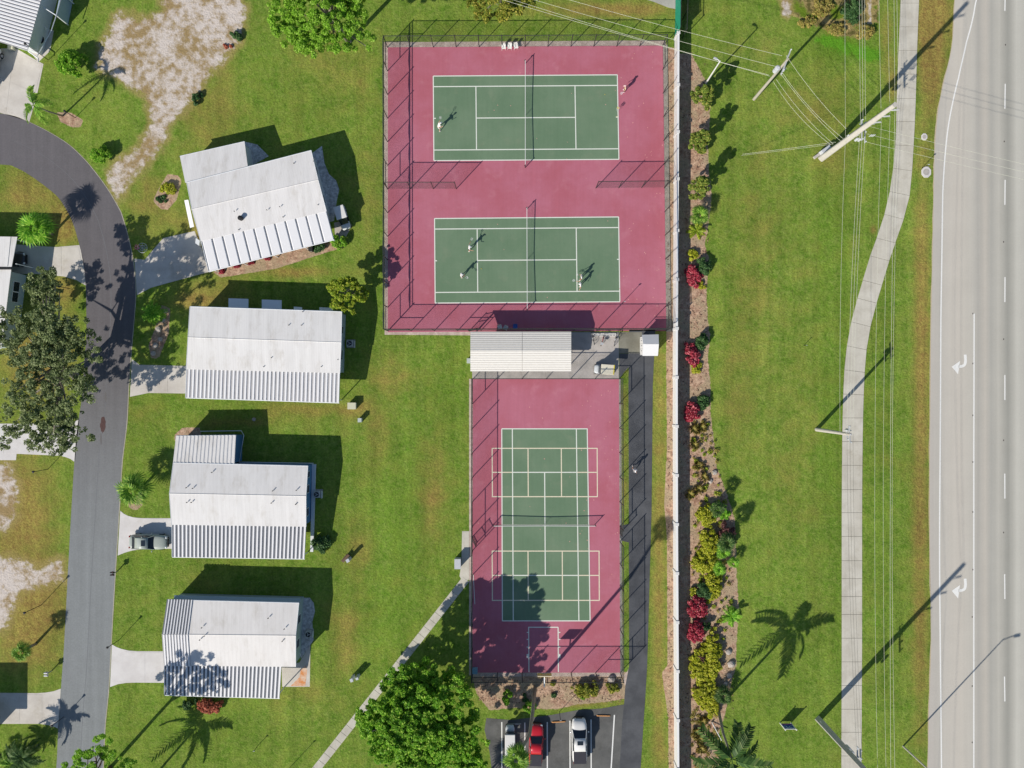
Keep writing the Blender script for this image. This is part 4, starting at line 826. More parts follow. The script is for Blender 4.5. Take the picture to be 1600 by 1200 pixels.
post(113, 452, 2.4, 'black garden lamp beside the left driveway under the oak'); post(76, 94, 4.2, 'slender black lamp by the patio of the top-left home'); post(118, 184, 2.0, 'short black lamp beside the tall palm bed at the top left')
post(0, 1120, 2.2, 'black garden lamp at the far left of the bottom-left driveway'); post(100, 1120, .01+2.2, 'black garden lamp at the street end of the bottom-left driveway')
for x, y, H, l in ((454, 1198, 2.9, 'thin steel pole on the lawn left of the slab path'), (402, 1166, 1.2, 'short stub post on the lower lawn'), (874, 1112, 2.4, 'thin signpost at the kerb of the parking lot'), (1256, 540, .9, 'tiny marker post on the long lawn'), (972, 474, 2.2, 'thin pole near the lower tennis baseline'), (1440, 263, 1.6, 'thin marker post beside the utility cover')):
    t = thing('marker_post', l, 'post', G(x, y)); mb = MB(); mb.cyl((0, 0, 0), (0, 0, H), .035, 6); mb.build('shaft', M_black, t); mb = MB(); mb.box((0, 0, H), (.22 if H > 1 else .1, .05, .16)); mb.build('tip', M_alu, t)
# basketball goal
bg_ = thing('basketball_goal', 'basketball goal with yellow backboard behind the south fence', 'basketball goal', G(849, 1056))
mb = MB(); mb.tube([(0, -.3, 0), (0, -.3, 2.6), (0, .2, 3.2), (0, 1.3, 3.35)], .07, 8); mb.build('pole', M_gut, bg_)
mb = MB(); mb.box((0, 1.5, 3.42), (1.75, .06, 1.06)); bb_ = mb.build('backboard', plain('yellow_backboard', (226, 196, 110), .6), bg_)
for d_, c_ in (((1.75, .05, .04), (0, 1.545, 3.93)), ((1.75, .05, .04), (0, 1.545, 2.91)), ((.6, .02, .03), (0, 1.55, 3.5)), ((.6, .02, .03), (0, 1.55, 3.08))): mb = MB(); mb.box(c_, d_); mb.build('painted_border', M_white, bb_)
mb = MB(); mb.ring((0, 1.85, 3.05), .23, .02); mb.build('rim', plain('orange_rim', (200, 90, 50), .5), bg_)
mb = MB()
for k in range(10): a_ = k*.628; bar(mb, (.23*math.cos(a_), 1.85+.23*math.sin(a_), 3.05), (.14*math.cos(a_+.3), 1.85+.14*math.sin(a_+.3), 2.62), .008)
mb.build('net', M_tape, bg_)
# sale sign
sg = thing('lawn_sign', 'blue and purple two-post real-estate style sign on the lawn left of the lower pole', 'sign', G(1218.5, 1129.5))
M_navy = plain('sign_navy', (50, 78, 160), .5); M_purp = plain('sign_purple', (120, 64, 150), .5); M_cy = plain('sign_light_blue', (190, 220, 245), .5); M_pk = plain('sign_pink', (190, 130, 160), .5)
for x in (0, 1.4): mb = MB(); mb.box((x, 0, .92), (.1, .1, 1.84)); mb.box((x, 0, 1.87), (.13, .13, .06)); mb.build('post', M_white, sg)
mb = MB(); mb.box((.7, 0, .68), (1.3, .03, .94)); mb.cur = 1; mb.box((.7, 0, .38), (1.3, .034, .36)); mb.build('board', [M_navy, M_purp], sg)
mb = MB(); mb.box((.7, 0, .94+.72), (1.3, .05, .05)); mb.build('top_rail', M_white, sg)
mb = MB(); mb.box((.7, 0, 1.35), (1.3, .03, .5)); mb.build('board', M_navy, sg)
for z, m_, w_ in ((.34, M_pk, .7), (.5, M_pk, .6)):
    mb = MB()
    for k in range(7): mb.box((.42+k*w_/8, .024, z), (w_/11, .01, .07+.02*(k % 2)))
    mb.build('lettering', m_, sg)
mb = MB()
for k, segs in enumerate(((1, 1, 1, 0, 1, 1), (1, 1, 0, 1, 1, 1), (1, 0, 1, 1, 0, 1))):        # large pale characters, three of them
    x = .36+k*.36
    for s_, (cx, cz, dx, dz) in zip(segs, ((0, .3, .24, .07), (0, 0, .24, .07), (0, -.3, .24, .07), (-.1, .15, .07, .26), (.1, -.15, .07, .26), (.1, .15, .07, .26))):
        if s_: mb.box((x+cx, .024, 1.2+cz), (dx, .012, dz))
mb.build('lettering', M_cy, sg)
# ------------------------------------------------ vegetation
def leafcloud(name, clumps, n, size, m, parent=None, up=.6, shell=.55, aspect=1.5, seed=0):
    """leaf-sized folded faces spread through ellipsoid clumps (x,y,z,rx,ry,rz)"""
    g = np.random.default_rng(seed+11); cl = np.array(clumps, float); wt = (cl[:, 3]*cl[:, 4]*cl[:, 5])**(2/3); wt /= wt.sum()
    idx = g.choice(len(cl), n, p=wt); d = g.normal(size=(n, 3)); d /= np.linalg.norm(d, axis=1)[:, None]
    rad = shell+(1-shell)*g.random(n)**.6; rad *= g.choice([1, .75, .5], n, p=[.7, .2, .1])
    c = cl[idx, :3]+d*cl[idx, 3:6]*rad[:, None]; c[:, 2] = np.maximum(c[:, 2], .04)
    nr = d*(1-up)+np.array([0, 0, 1])*up+g.normal(size=(n, 3))*.42; nr /= np.linalg.norm(nr, axis=1)[:, None]
    t = g.normal(size=(n, 3)); u = np.cross(nr, t); u /= np.linalg.norm(u, axis=1)[:, None]; v = np.cross(nr, u)
    s = size*(.6+.8*g.random(n))[:, None]
    a = c-u*s*aspect/2; b_ = c-v*s*.42; e = c+u*s*aspect/2-nr*s*.18; f_ = c+v*s*.42
    V = np.stack([a, b_, e, f_], 1).reshape(-1, 3); F = np.arange(4*n).reshape(-1, 4)
    return fast(name, V, F, m, parent)
def crown_clumps(cx, cy, cz, rx, ry, rz, n, cr, seed=1, inner=.35):
    """many small clumps over a lobed, ragged ellipsoid"""
    g = random.Random(seed); out = []
    lobes = []
    for k in range(13): t = g.uniform(0, 6.283); p = math.acos(g.uniform(-.1, 1)); lobes.append((math.sin(p)*math.cos(t), math.sin(p)*math.sin(t), math.cos(p), g.uniform(.5, 1)))
    for k in range(n):
        t = g.uniform(0, 6.283); p = math.acos(g.uniform(-.3, 1)); d = (math.sin(p)*math.cos(t), math.sin(p)*math.sin(t), math.cos(p))
        mlt = .58+.46*max(l[3]*math.exp(5*(d[0]*l[0]+d[1]*l[1]+d[2]*l[2]-1)) for l in lobes)
        q = g.uniform(inner, 1)**.55*mlt; s_ = cr*g.uniform(.5, 1.35)
        out.append((cx+rx*q*d[0], cy+ry*q*d[1], cz+rz*q*d[2], s_, s_*g.uniform(.7, 1.2), s_*g.uniform(.35, .6)))
    return out
def limbs(parent, base, top, clumps, r0, m, nl=9, seed=3, name='trunk'):
    g = random.Random(seed); base, top = Vector(base), Vector(top); mb = MB()
    mid_ = lerp(base, top, .5)+Vector((g.uniform(-.2, .2), g.uniform(-.2, .2), 0)); mb.tube([base, mid_, top], [r0, r0*.8, r0*.6], 8)
    mb.tube([base+Vector((0, 0, -.05)), base+Vector((0, 0, .35))], [r0*1.5, r0], 8)
    tr = mb.build(name, m, parent, True)
    for c_ in g.sample(clumps, min(nl, len(clumps))):
        e = Vector(c_[:3]); s_ = lerp(base, top, g.uniform(.6, 1)); md = lerp(s_, e, .5)+Vector((g.uniform(-.4, .4), g.uniform(-.4, .4), g.uniform(-.1, .5))); mb = MB(); mb.tube([s_, md, e], [r0*.5, r0*.3, r0*.1], 6)
        for q in range(2):
            f_ = md+Vector((g.uniform(-1, 1), g.uniform(-1, 1), g.uniform(0, .8)))*1.1; mb.tube([md, f_], [r0*.22, r0*.06], 4)
        mb.build('limb', m, parent, True)
    return tr
M_bark = plain('grey_bark', (150, 142, 130), .9, var=.25, sc=2); M_bark2 = plain('brown_bark', (110, 92, 76), .9, var=.25, sc=2)
F_oak = foliage('oak_leaves', (92, 110, 64), (144, 160, 106), (182, 192, 140), .4); F_big = foliage('bright_leaves', (98, 158, 36), (156, 206, 64), (200, 230, 100), .5)
F_pine = foliage('pine_needles', (126, 176, 46), (166, 212, 74), (196, 230, 108), .5); F_yel = foliage('yellow_green_leaves', (108, 140, 30), (170, 188, 56), (204, 204, 84), .35); F_dk = foliage('dark_green_leaves', (52, 88, 48), (86, 122, 68), (112, 146, 90), .3)
F_cro = foliage('croton_leaves', (104, 124, 40), (168, 172, 66), (204, 190, 90), .35); F_lime = foliage('golden_hedge_leaves', (150, 166, 40), (204, 204, 60), (230, 226, 104), .4); F_red = foliage('red_cordyline_leaves', (140, 40, 58), (206, 74, 94), (226, 140, 146), .35); F_tuft = foliage('bunch_grass', (150, 138, 74), (190, 172, 96), (130, 148, 60), .3)
F_oc = foliage('olive_croton_leaves', (92, 124, 44), (148, 164, 70), (190, 184, 96), .35); F_palm = foliage('palm_fronds', (86, 136, 40), (140, 180, 66), (170, 200, 90), .3); F_palm2 = foliage('dark_palm_fronds', (54, 88, 40), (92, 124, 62), (120, 140, 84), .3); F_cycad = foliage('bright_cycad', (96, 160, 40), (146, 200, 60), (180, 220, 90), .35); F_pur = foliage('purple_leaves', (84, 54, 58), (130, 88, 84), None, .2); F_coral = foliage('coral_leaves', (150, 90, 66), (214, 120, 96), (230, 150, 120), .3); F_br = foliage('dry_fronds', (140, 116, 76), (176, 150, 104), None, .2)
def tree(name, label, base, c_, r_, ncl, cr, nleaf, size, m, bark=M_bark, r0=.25, seed=1, inner=.35, cat='tree', up=.6, extra=(), lim=9):
    t = thing(name, label, cat); cl_ = crown_clumps(c_[0], c_[1], c_[2], r_[0], r_[1], r_[2], ncl, cr, seed, inner)+list(extra)
    limbs(t, base, (c_[0]*.6+base[0]*.4, c_[1]*.6+base[1]*.4, c_[2]-r_[2]*.5), cl_, r0, bark, lim, seed); leafcloud('crown', cl_, nleaf, size, m, t, up, seed=seed); return t
g_ = G(140, 570)
tree('oak_tree', 'wide grey-green oak spreading over the left yard and street edge', G(118, 588), (g_.x, g_.y, 7.6), (7.0, 10.4, 3.2), 380, .46, 46000, .17, F_oak, r0=.42, seed=5, up=.7, inner=.1, lim=34, extra=crown_clumps(*G(140, 668, 7), 5.0, 3.9, 1.6, 120, .42, 61, .1)+crown_clumps(*G(70, 655, 5.6), 4.5, 4.2, 1.4, 60, .42, 64, .1)+crown_clumps(*G(160, 538, 9.8), 4.0, 4.2, 1.2, 110, .42, 62, .1)+crown_clumps(*G(60, 520, 5.5), 3.2, 3.4, 1.2, 70, .42, 63, .1)+crown_clumps(*G(122, 462, 6.5), 3.0, 3.4, 1.2, 80, .42, 65, .1))
g_ = G(668, 1092)
tree('shade_tree', 'large dense bright green tree at the bottom beside the parking lot', G(672, 1082), (g_.x, g_.y, 7.2), (7.6, 9.0, 3.8), 800, .42, 100000, .2, F_big, r0=.42, seed=8, up=.72, inner=.25, lim=10, extra=crown_clumps(*G(596, 1098, 4.8), 3.6, 2.6, 2, 80, .4, 71, .1)+crown_clumps(*G(732, 1146, 6), 3.4, 5.0, 2, 110, .4, 72, .1)+crown_clumps(*G(655, 1032, 6.5), 4.2, 2.4, 1.8, 80, .4, 73, .1)+crown_clumps(*G(704, 1106, 8.6), 3.2, 3.0, 1.6, 70, .42, 74, .1)+crown_clumps(*G(646, 1086, 9.6), 3.4, 3.0, 1.4, 80, .42, 75, .1))
g_ = G(534, 84)
tree('pine_tree', 'bright green pine with open branches at the top edge left of the tennis courts', G(545, 66), (g_.x, g_.y, 10.2), (7.0, 6.6, 2.6), 420, .44, 44000, .17, F_pine, M_bark, .3, 12, .3, up=.5, lim=18)
g_ = G(784, 10)
tree('broad_tree', 'yellow-green rounded tree at the top edge above the court fence', G(784, 12), (g_.x, g_.y, 3.6), (5.6, 5.0, 1.6), 240, .4, 26000, .17, F_cro, r0=.2, seed=14, lim=6)
g_ = G(551, 462)
tree('small_tree', 'small yellow-green tree between the second home and the tennis court', G(553, 463), (g_.x, g_.y, 3.2), (2.7, 2.6, 1.4), 90, .34, 10000, .16, F_yel, r0=.13, seed=15, lim=5)
g_ = G(222, 1138)
tree('pine_tree', 'thin branching pine leaning over the street at the bottom left', G(172, 1200), (g_.x, g_.y, 9.9), (4.8, 4.1, 1.6), 120, .4, 10500, .15, F_pine, M_bark2, .24, 17, .3, up=.5, lim=16, extra=[(*G(186, 1125, 5), .5, .5, .3), (*G(195, 1120, 5.2), .5, .4, .3), (*G(205, 1128, 5), .5, .5, .3)])
# shrubs
def shrub(label, x, y, rx, ry, h, m, n=None, size=.14, seed=0, name='shrub', cat='shrub', trunk=None, group=None, poly=None):
    t = thing(name, label, cat, group=group); p = G(x, y); rx, ry = rx/S, ry/S
    gq = random.Random(seed+50); k = max(7, int(rx*ry*26)); cl_ = []
    for _ in range(k):
        t_ = gq.uniform(0, 6.283); q_ = math.sqrt(gq.random())*gq.choice((.8, .9, 1.08)); hh = (1-.45*q_*q_)*gq.uniform(.8, 1); c2 = min(.3, min(rx, ry)*.4)*gq.uniform(.8, 1.3)
        cl_.append((p.x+rx*q_*math.cos(t_), p.y+ry*q_*math.sin(t_), (h-.15)*hh-c2*.3, c2, c2, c2*.9))
    if trunk:
        cl_ = []
        for _ in range(46):
            u_ = gq.random(); t_ = gq.uniform(0, 6.283); q_ = math.sqrt(gq.random())*(1.05-.7*u_); c2 = .32*gq.uniform(.7, 1.2); cl_.append((p.x+rx*q_*math.cos(t_), p.y+ry*q_*math.sin(t_), .8+(h-1)*u_, c2, c2, c2*.8))
    mb = MB(); mb.tube([(p.x, p.y, 0), (p.x, p.y, h*.7)], [.05, .02], 5)
    for q in cl_[:4]: mb.tube([(p.x, p.y, h*.3), q[:3]], [.03, .01], 4)
    mb.build('stem', M_bark2, t)
    leafcloud('foliage', cl_, n or int(900+rx*ry*1100), size, m, t, .5, seed=seed); return t
for k, (x, y) in enumerate(((1093, 160), (1087, 229), (1086, 298))):
    shrub(f'round olive croton tree, {("first", "second", "third")[k]} from the top along the wall', x, y, 18, 18, 4.7, F_oc, 6200, .17, 20+k, 'croton_tree', 'shrub', trunk=1, group='round croton trees along the wall')
mb = MB()
for lab, x, y, rx, ry, h, m, nm_ in (
    ('red cordyline clump highest along the wall bed', 1083, 431, 12, 17, 1.3, F_red, 'cordyline'), ('red cordyline clump in the middle of the wall bed beside a green bush', 1078, 555, 12, 18, 1.3, F_red, 'cordyline'),
    ('compact oval red cordyline clump in the wall bed', 1080, 645, 11, 18, 1.2, F_red, 'cordyline'), ('wide red cordyline clump above the golden hedge', 1086, 947, 16, 16, 1.5, F_red, 'cordyline'), ('dark red cordyline clump touching the golden hedge', 1085, 983, 13, 18, 1.5, F_red, 'cordyline'),
    ('dark green bush behind the highest red clump', 1098, 418, 10, 13, 1.4, F_dk, 'shrub'), ('dark green bush beside the middle red clump', 1094, 534, 10, 13, 1.4, F_dk, 'shrub'), ('small yellow plant above the highest red clump', 1081, 399, 8, 8, .7, F_lime, 'shrub'), ('small yellow plant below the middle red clump', 1087, 576, 8, 8, .6, F_lime, 'shrub'), ('small yellow plant below the highest red clump', 1094, 446, 7, 6, .5, F_lime, 'shrub'),
    ('dark bush beside the compact red clump', 1097, 628, 9, 12, 1.0, F_dk, 'shrub'),
    ('golden croton mass at the head of the long planting', 1100, 805, 15, 16, 1.5, F_lime, 'hedge'), ('bright green croton bush right of the golden head', 1124, 797, 15, 12, 1.6, F_cycad, 'shrub'), ('golden croton strip in the middle of the planting', 1105, 845, 13, 24, 1.4, F_lime, 'hedge'), ('golden croton mass near the wall lower middle', 1098, 878, 20, 16, 1.3, F_lime, 'hedge'), ('golden croton tail of the upper planting', 1112, 912, 13, 22, 1.3, F_lime, 'hedge'), ('lime croton bush above the widest red clump', 1112, 932, 11, 9, .9, F_lime, 'shrub'), ('yellow plant left of the dark bush above the red clump', 1081, 924, 7, 7, .6, F_lime, 'shrub'), ('dark green bush above the widest red clump', 1100, 921, 12, 12, 1.4, F_dk, 'shrub'),
    ('purple-brown dracaena thicket right of the golden strip', 1134, 838, 13, 20, 1.2, F_pur, 'shrub'), ('small dark green bush atop the golden hedge', 1100, 976, 8, 6, 1.3, F_dk, 'shrub'),
    ('long clipped golden hedge, upper right run', 1112, 1020, 12, 42, 1.3, F_lime, 'hedge'), ('golden hedge patch mixed with purple, left of the long run', 1093, 1040, 15, 34, 1.1, F_lime, 'hedge'), ('lower block of the clipped golden hedge', 1102, 1082, 20, 22, 1.3, F_lime, 'hedge'), ('pointed foot of the clipped golden hedge', 1110, 1103, 11, 15, 1.2, F_lime, 'hedge'), ('purple plant inside the golden hedge', 1094, 1026, 7, 9, 1.2, F_pur, 'shrub'),
    ('yellow-flowered bush in the oval bed by the slanted home', 264, 296, 11, 9, .8, F_lime, 'shrub'), ('small dark plant in the oval bed by the slanted home', 254, 312, 8, 6, .4, F_dk, 'shrub'),
    ('bright round bush at the corner of the slanted home', 531, 378, 11, 11, 1.3, F_big, 'shrub'), ('dull green bush under the eave of the slanted home', 500, 388, 10, 7, .9, F_dk, 'shrub'),
    ('leafy green tree-like bush at the edge of the sand patch', 120, 106, 22, 20, 2.6, F_big, 'shrub'), ('round green bush beside the sand near the curve', 163, 244, 15, 12, 1.7, F_big, 'shrub'), ('dark little bush right of the sand patch', 369, 58, 8, 8, .9, F_dk, 'shrub'), ('orange-tinged plant below the dark bush by the sand', 357, 73, 7, 4, .4, F_coral, 'shrub'), ('narrow dark bush on the right edge of the sand', 309, 155, 7, 12, .9, F_dk, 'shrub'),
    ('coral red shrub against the south side of the lowest home', 331, 1101, 22, 10, 1.2, F_coral, 'shrub'), ('dark shrub left of the coral shrub under the lowest carport', 296, 1098, 12, 8, .8, F_dk, 'shrub'), ('long leafy hedge plant beside the blue-sided home', 503, 848, 14, 13, 1.2, F_dk, 'shrub'),
    ('yellow-green spreading shrub in the mulch south of the court', 915, 1075, 20, 12, 1.1, F_cro, 'shrub'), ('small shrub at the east end of the south mulch bed', 956, 1073, 10, 7, .8, F_cro, 'shrub'), ('upper clipped bush in the south mulch bed near the big tree', 794, 1083, 6, 6, .8, F_big, 'shrub'), ('lower clipped bush in the south mulch bed near the big tree', 790, 1094, 7, 7, .8, F_big, 'shrub'), ('small round bush at the foot of the tall palm', 827, 1103, 8, 8, .9, F_big, 'shrub'), ('tiny dark plant centre of the south mulch bed', 864, 1085, 6, 4, .4, F_dk, 'shrub'), ('tiny plant left in the south mulch bed', 820, 1090, 5, 6, .4, F_dk, 'shrub'), ('sprig of green by the court south fence', 862, 1067, 6, 4, .4, F_cro, 'shrub'), ('low plant beneath the spreading mulch shrub', 911, 1087, 6, 5, .5, F_big, 'shrub'),
    ('red begonia left under the slanted carport edge', 346, 422, 6, 5, .4, F_red, 'shrub'), ('red begonia second along the slanted carport edge', 369, 416, 6, 4, .4, F_red, 'shrub'), ('red begonia third along the slanted carport edge', 391, 410, 6, 4, .4, F_red, 'shrub'), ('red begonia right along the slanted carport edge', 416, 404, 7, 4, .4, F_red, 'shrub'),
    ('bright round bush at the top edge of the dry brush', 1352, 52, 12, 10, .9, F_tuft, 'shrub'), ('dry yellow brush mound beside the creek', 1305, 48, 15, 10, .7, F_tuft, 'shrub'), ('green brush mass over the creek', 1330, 20, 16, 18, 1.2, F_dk, 'shrub'), ('dry brush mound at the left of the creek', 1258, 36, 16, 8, .6, F_tuft, 'shrub'), ('tan reed mound under the pole shadow', 1285, 14, 16, 14, .7, F_tuft, 'shrub'),
    ('small bush by the left yard under the oak', 18, 1148+30, 12, 10, .8, F_dk, 'shrub')):
    size = .17 if m in (F_lime, F_red) else .15
    shrub(lab, x, y, rx, ry, h, m, int(500+rx*ry*13), size, len(lab)+x, nm_, 'hedge' if nm_ == 'hedge' else 'shrub')
for k, (x, y, l) in enumerate(((1084, 671, 'straw tuft just below the compact red clump'), (1097, 668, 'straw tuft right of the topmost straw tuft'), (1085, 695, 'single straw tuft in bare mulch'), (1092, 727, 'straw tuft beside the grey stones'), (1100, 745, 'spreading dry tuft above the golden planting'), (1078, 772, 'straw tuft against the wall shade'), (1092, 764, 'brownish tuft above the golden planting'), (1088, 1143, 'dry tuft near the wall at the bottom'), (1098, 1128, 'dry tuft above the leaning post'), (1086, 360, 'yellow spiky tuft under the small fan palm'), (1094, 1155, 'dry tuft left of the feather palm'), (1095, 1170, 'lowest dry tuft near the wall'))):
    t = thing('grass_tuft', l, 'grass tuft', G(x, y)); mb = MB(); g = random.Random(k)
    for j in range(70):
        a_ = g.uniform(0, 6.28); L = g.uniform(.35, .95); ca, sa = math.cos(a_), math.sin(a_); wd = .035
        mb.add([(-sa*wd, ca*wd, .02), (sa*wd, -ca*wd, .02), (ca*L*.6+sa*wd, sa*L*.6-ca*wd, L*.55), (ca*L, sa*L, L*.25), (ca*L*.6-sa*wd, sa*L*.6+ca*wd, L*.55)], [(0, 1, 2, 3, 4)])
    mb.build('blades', F_tuft, t)
# palms
def feather(L, droop, nl=15, wd=.5, seed=0):
    g = random.Random(seed); mb = MB(); pts = []
    for i in range(8): t = i/7; pts.append(Vector((L*t*(1-.12*t*t*droop), 0, L*(.35*t-.62*droop*t*t))))
    mb.tube(pts, [.035*(1-.8*i/7) for i in range(8)], 4)
    for i in range(nl):
        t = .12+.86*i/(nl-1); x = t*7; k = min(6, int(x)); p = lerp(pts[k], pts[k+1], x-k); ll = wd*L*.52*(1-.55*abs(t-.45)*1.5)
        for s_ in (1, -1):
            e = p+Vector((ll*.55, s_*ll*g.uniform(.7, .9), -ll*g.uniform(.25, .5))); w_ = Vector((.075*L/2.5, 0, 0)); mb.add([p-w_*.6, p+w_, lerp(p, e, .6)+w_, e, lerp(p, e, .6)-w_], [(0, 1, 2, 3, 4)])
    return mb
def fan(L, nb=15, seed=0):
    g = random.Random(seed); mb = MB(); st = L*.45; mb.tube([(0, 0, 0), (st*.6, 0, L*.1), (st, 0, L*.08)], [.03, .022, .016], 4)
    for i in range(nb):
        a_ = R(-125+250*i/(nb-1)); ll = L*.56*g.uniform(.9, 1.05)*(1-.12*abs(a_)); ca, sa = math.cos(a_), math.sin(a_); w_ = L*.036; o_ = Vector((st, 0, L*.08)); n_v = Vector((-sa, ca, 0))*w_
        m_ = o_+Vector((ca, sa, .08))*ll*.55; e = o_+Vector((ca*ll, sa*ll, -ll*.28)); mb.add([o_, m_+n_v, e, m_-n_v], [(0, 3, 2, 1)])
    return mb
_fc = {}
def palm(label, x, y, h, Rr, kind, m, n=16, bx=None, by=None, r0=.16, seed=0, droop=1.0, dead=0, mids=None, name='palm_tree', cat='palm tree'):
    t = thing(name, label, cat); top = G(x, y, h); base = G(bx if bx is not None else x, by if by is not None else y, 0)
    if h > .6: mb = MB(); pts = [base]+([G(*q) for q in mids] if mids else [lerp(base, top, .5)+Vector(((top-base).x*.12, (top-base).y*.12, 0))])+[top]; mb.tube(pts, [r0*(1.2-.45*i/(len(pts)-1)) for i in range(len(pts))], 8); mb.build('trunk', M_bark, t, True)
    key = (kind, round(Rr, 1), m.name, droop)
    if key not in _fc: _fc[key] = [(feather(Rr, droop*(.8+.25*k), seed=k) if kind == 'feather' else fan(Rr, seed=k)).data('frond', m) for k in range(3)]
    g = random.Random(seed+3)
    for k in range(n):
        a_ = 2*math.pi*k/n*2.4+g.uniform(-.3, .3); lv = k/n; pitch = -R(62)+lv*R(85) if kind == 'fan' else -R(28)+lv*R(48)
        s_ = g.uniform(.82, 1.08)*(1-.25*(1-lv) if kind == 'fan' else 1)
        inst('frond', _fc[key][k % 3], t, top+Vector((0, 0, .05)), (g.uniform(-.25, .25), pitch, a_), (s_, s_, s_))
    if dead:
        kd = (kind, round(Rr, 1), 'dead')
        if kd not in _fc: _fc[kd] = [feather(Rr*.8, 2.2, seed=9).data('dead_frond', F_br)]
        for k in range(dead): inst('dead_frond', _fc[kd][0], t, top-Vector((0, 0, .15)), (0, R(50), g.uniform(0, 6.28)))
    return t
palm('bright fan palm on the shaded lawn left of the street curve', 82, 366, 3.2, 2.8, 'fan', F_cycad, 22, seed=1); palm('fan palm in a ringed bed between street and blue-sided home', 223, 761, 2.2, 2.6, 'fan', F_palm, 22, seed=2)
palm('bright cycad at the head of the rock bed', 244, 490, .9, 1.7, 'feather', F_cycad, 18, seed=3, name='cycad', cat='cycad'); palm('slim palm on the grass above the bottom-left driveway', 56, 1006, 2.6, 1.6, 'fan', F_palm, 20, seed=4)
palm('shaggy palm cluster with brown fronds in the bottom-left corner', 60, 1165, 3.0, 2.6, 'feather', F_palm2, 22, seed=5, dead=6); palm('second shaggy palm at the very bottom-left corner', 36, 1180, 2.2, 2.2, 'feather', F_palm, 16, seed=6, dead=4)
palm('tall arching palm leaning from the small bed near the top-left driveway', 96, 190, 5.3, 2.6, 'feather', F_palm, 8, 98, 181, .1, 7, 1.5)
palm('very tall fan palm whose crown covers the red pickup', 806, 1072, 17.6, 1.9, 'fan', F_palm, 30, 836, 1074, .2, 8, dead=2, mids=[(830, 1073, 7), (824, 1073, 12.5)])
palm('large feather palm at the foot of the golden hedge near the bottom edge', 1106, 1122, 10, 4.6, 'feather', F_palm2, 12, 1122, 1106, .17, 9, 1.0)
palm('feather palm beyond the bottom edge throwing its shadow on the lawn', 214, 1236, 7, 4.2, 'feather', F_palm2, 11, 216, 1244, .15, 10, 1.2); palm('palm below the parking lot throwing its shadow on the asphalt', 698, 1276, 7, 2.6, 'fan', F_palm2, 24, seed=11)
palm('small fan palm at the top of the wall bed', 1088, 340, 1.4, 1.7, 'fan', F_palm, 20, seed=12); palm('spiky yellow-green agave below the small fan palm', 1087, 362, .5, 1.3, 'feather', F_yel, 16, seed=13, name='agave', cat='agave'); palm('bright spiky plant alone on the right of the mulch bed', 1140, 960, .6, 1.4, 'feather', F_cycad, 18, seed=14, name='agave', cat='agave')
palm('dark little fan palm at the foot of the tall feather palm', 1126, 1080, 1.1, 1.6, 'fan', F_palm2, 20, seed=15); palm('bright rosette palm right of the golden strip, upper', 1126, 858, 1.1, 1.3, 'fan', F_cycad, 18, seed=16); palm('bright rosette palm right of the golden strip, lower right', 1142, 876, .9, 1.1, 'fan', F_cycad, 16, seed=17); palm('bright rosette palm right of the golden strip, lower left', 1120, 885, 1.0, 1.2, 'fan', F_cycad, 18, seed=18)
palm('slender sago casting a fanned shadow at the head of the golden planting', 1113, 790, 2.3, 1.3, 'fan', F_palm2, 16, seed=19); palm('small palm in the shaded bed beside the rocks', 1126, 840, 2.6, 1.8, 'fan', F_palm2, 20, seed=22, r0=.1)
palm('tiny palm near the bottom-left driveway edge', 6, 1176, 1.2, 1.2, 'fan', F_palm2, 14, seed=21)
# rocks
M_rock = plain('pale_rock', (176, 168, 160), .9, var=.25, sc=4); rk = 0
def rock(x, y, r_, label, g='boulders in the planting beds'):
    bm = bmesh.new(); bmesh.ops.create_icosphere(bm, subdivisions=2, radius=r_); gg = random.Random(int(x*7+y))
    for v in bm.verts: v.co *= gg.uniform(.82, 1.12); v.co.z *= .6
    me = bpy.data.meshes.new('rock'); bm.to_mesh(me); bm.free(); me.materials.append(M_rock); o = bpy.data.objects.new('rock', me); C.objects.link(o); o.location = G(x, y, r_*.25); tag(o, label, 'rock', g)
for x, y, r_, l in ((1138, 1018, .42, 'boulder uppermost beside the golden hedge'), (1142, 1037, .5, 'largest pale boulder beside the golden hedge'), (1139, 1055, .4, 'boulder third beside the golden hedge'), (1133, 1068, .3, 'orange-brown foot boulder beside the golden hedge'), (955, 1060, .5, 'grey stone at the corner of the south mulch bed'), (1116, 738, .35, 'stone above the golden planting'), (1110, 752, .3, 'stone nearest the straw tufts'), (397, 655, .25, 'stone in the shade above the blue-sided home'),
                   (258, 487, .28, 'rock at the top of the elongated rock bed'), (255, 500, .35, 'grey rock second in the elongated rock bed'), (248, 515, .4, 'large rock mid elongated bed'), (251, 530, .32, 'pale rock lower mid elongated bed'), (243, 540, .38, 'rock near the foot of the elongated bed'), (240, 552, .35, 'lowest rock in the elongated bed')): rock(x, y, r_, l)
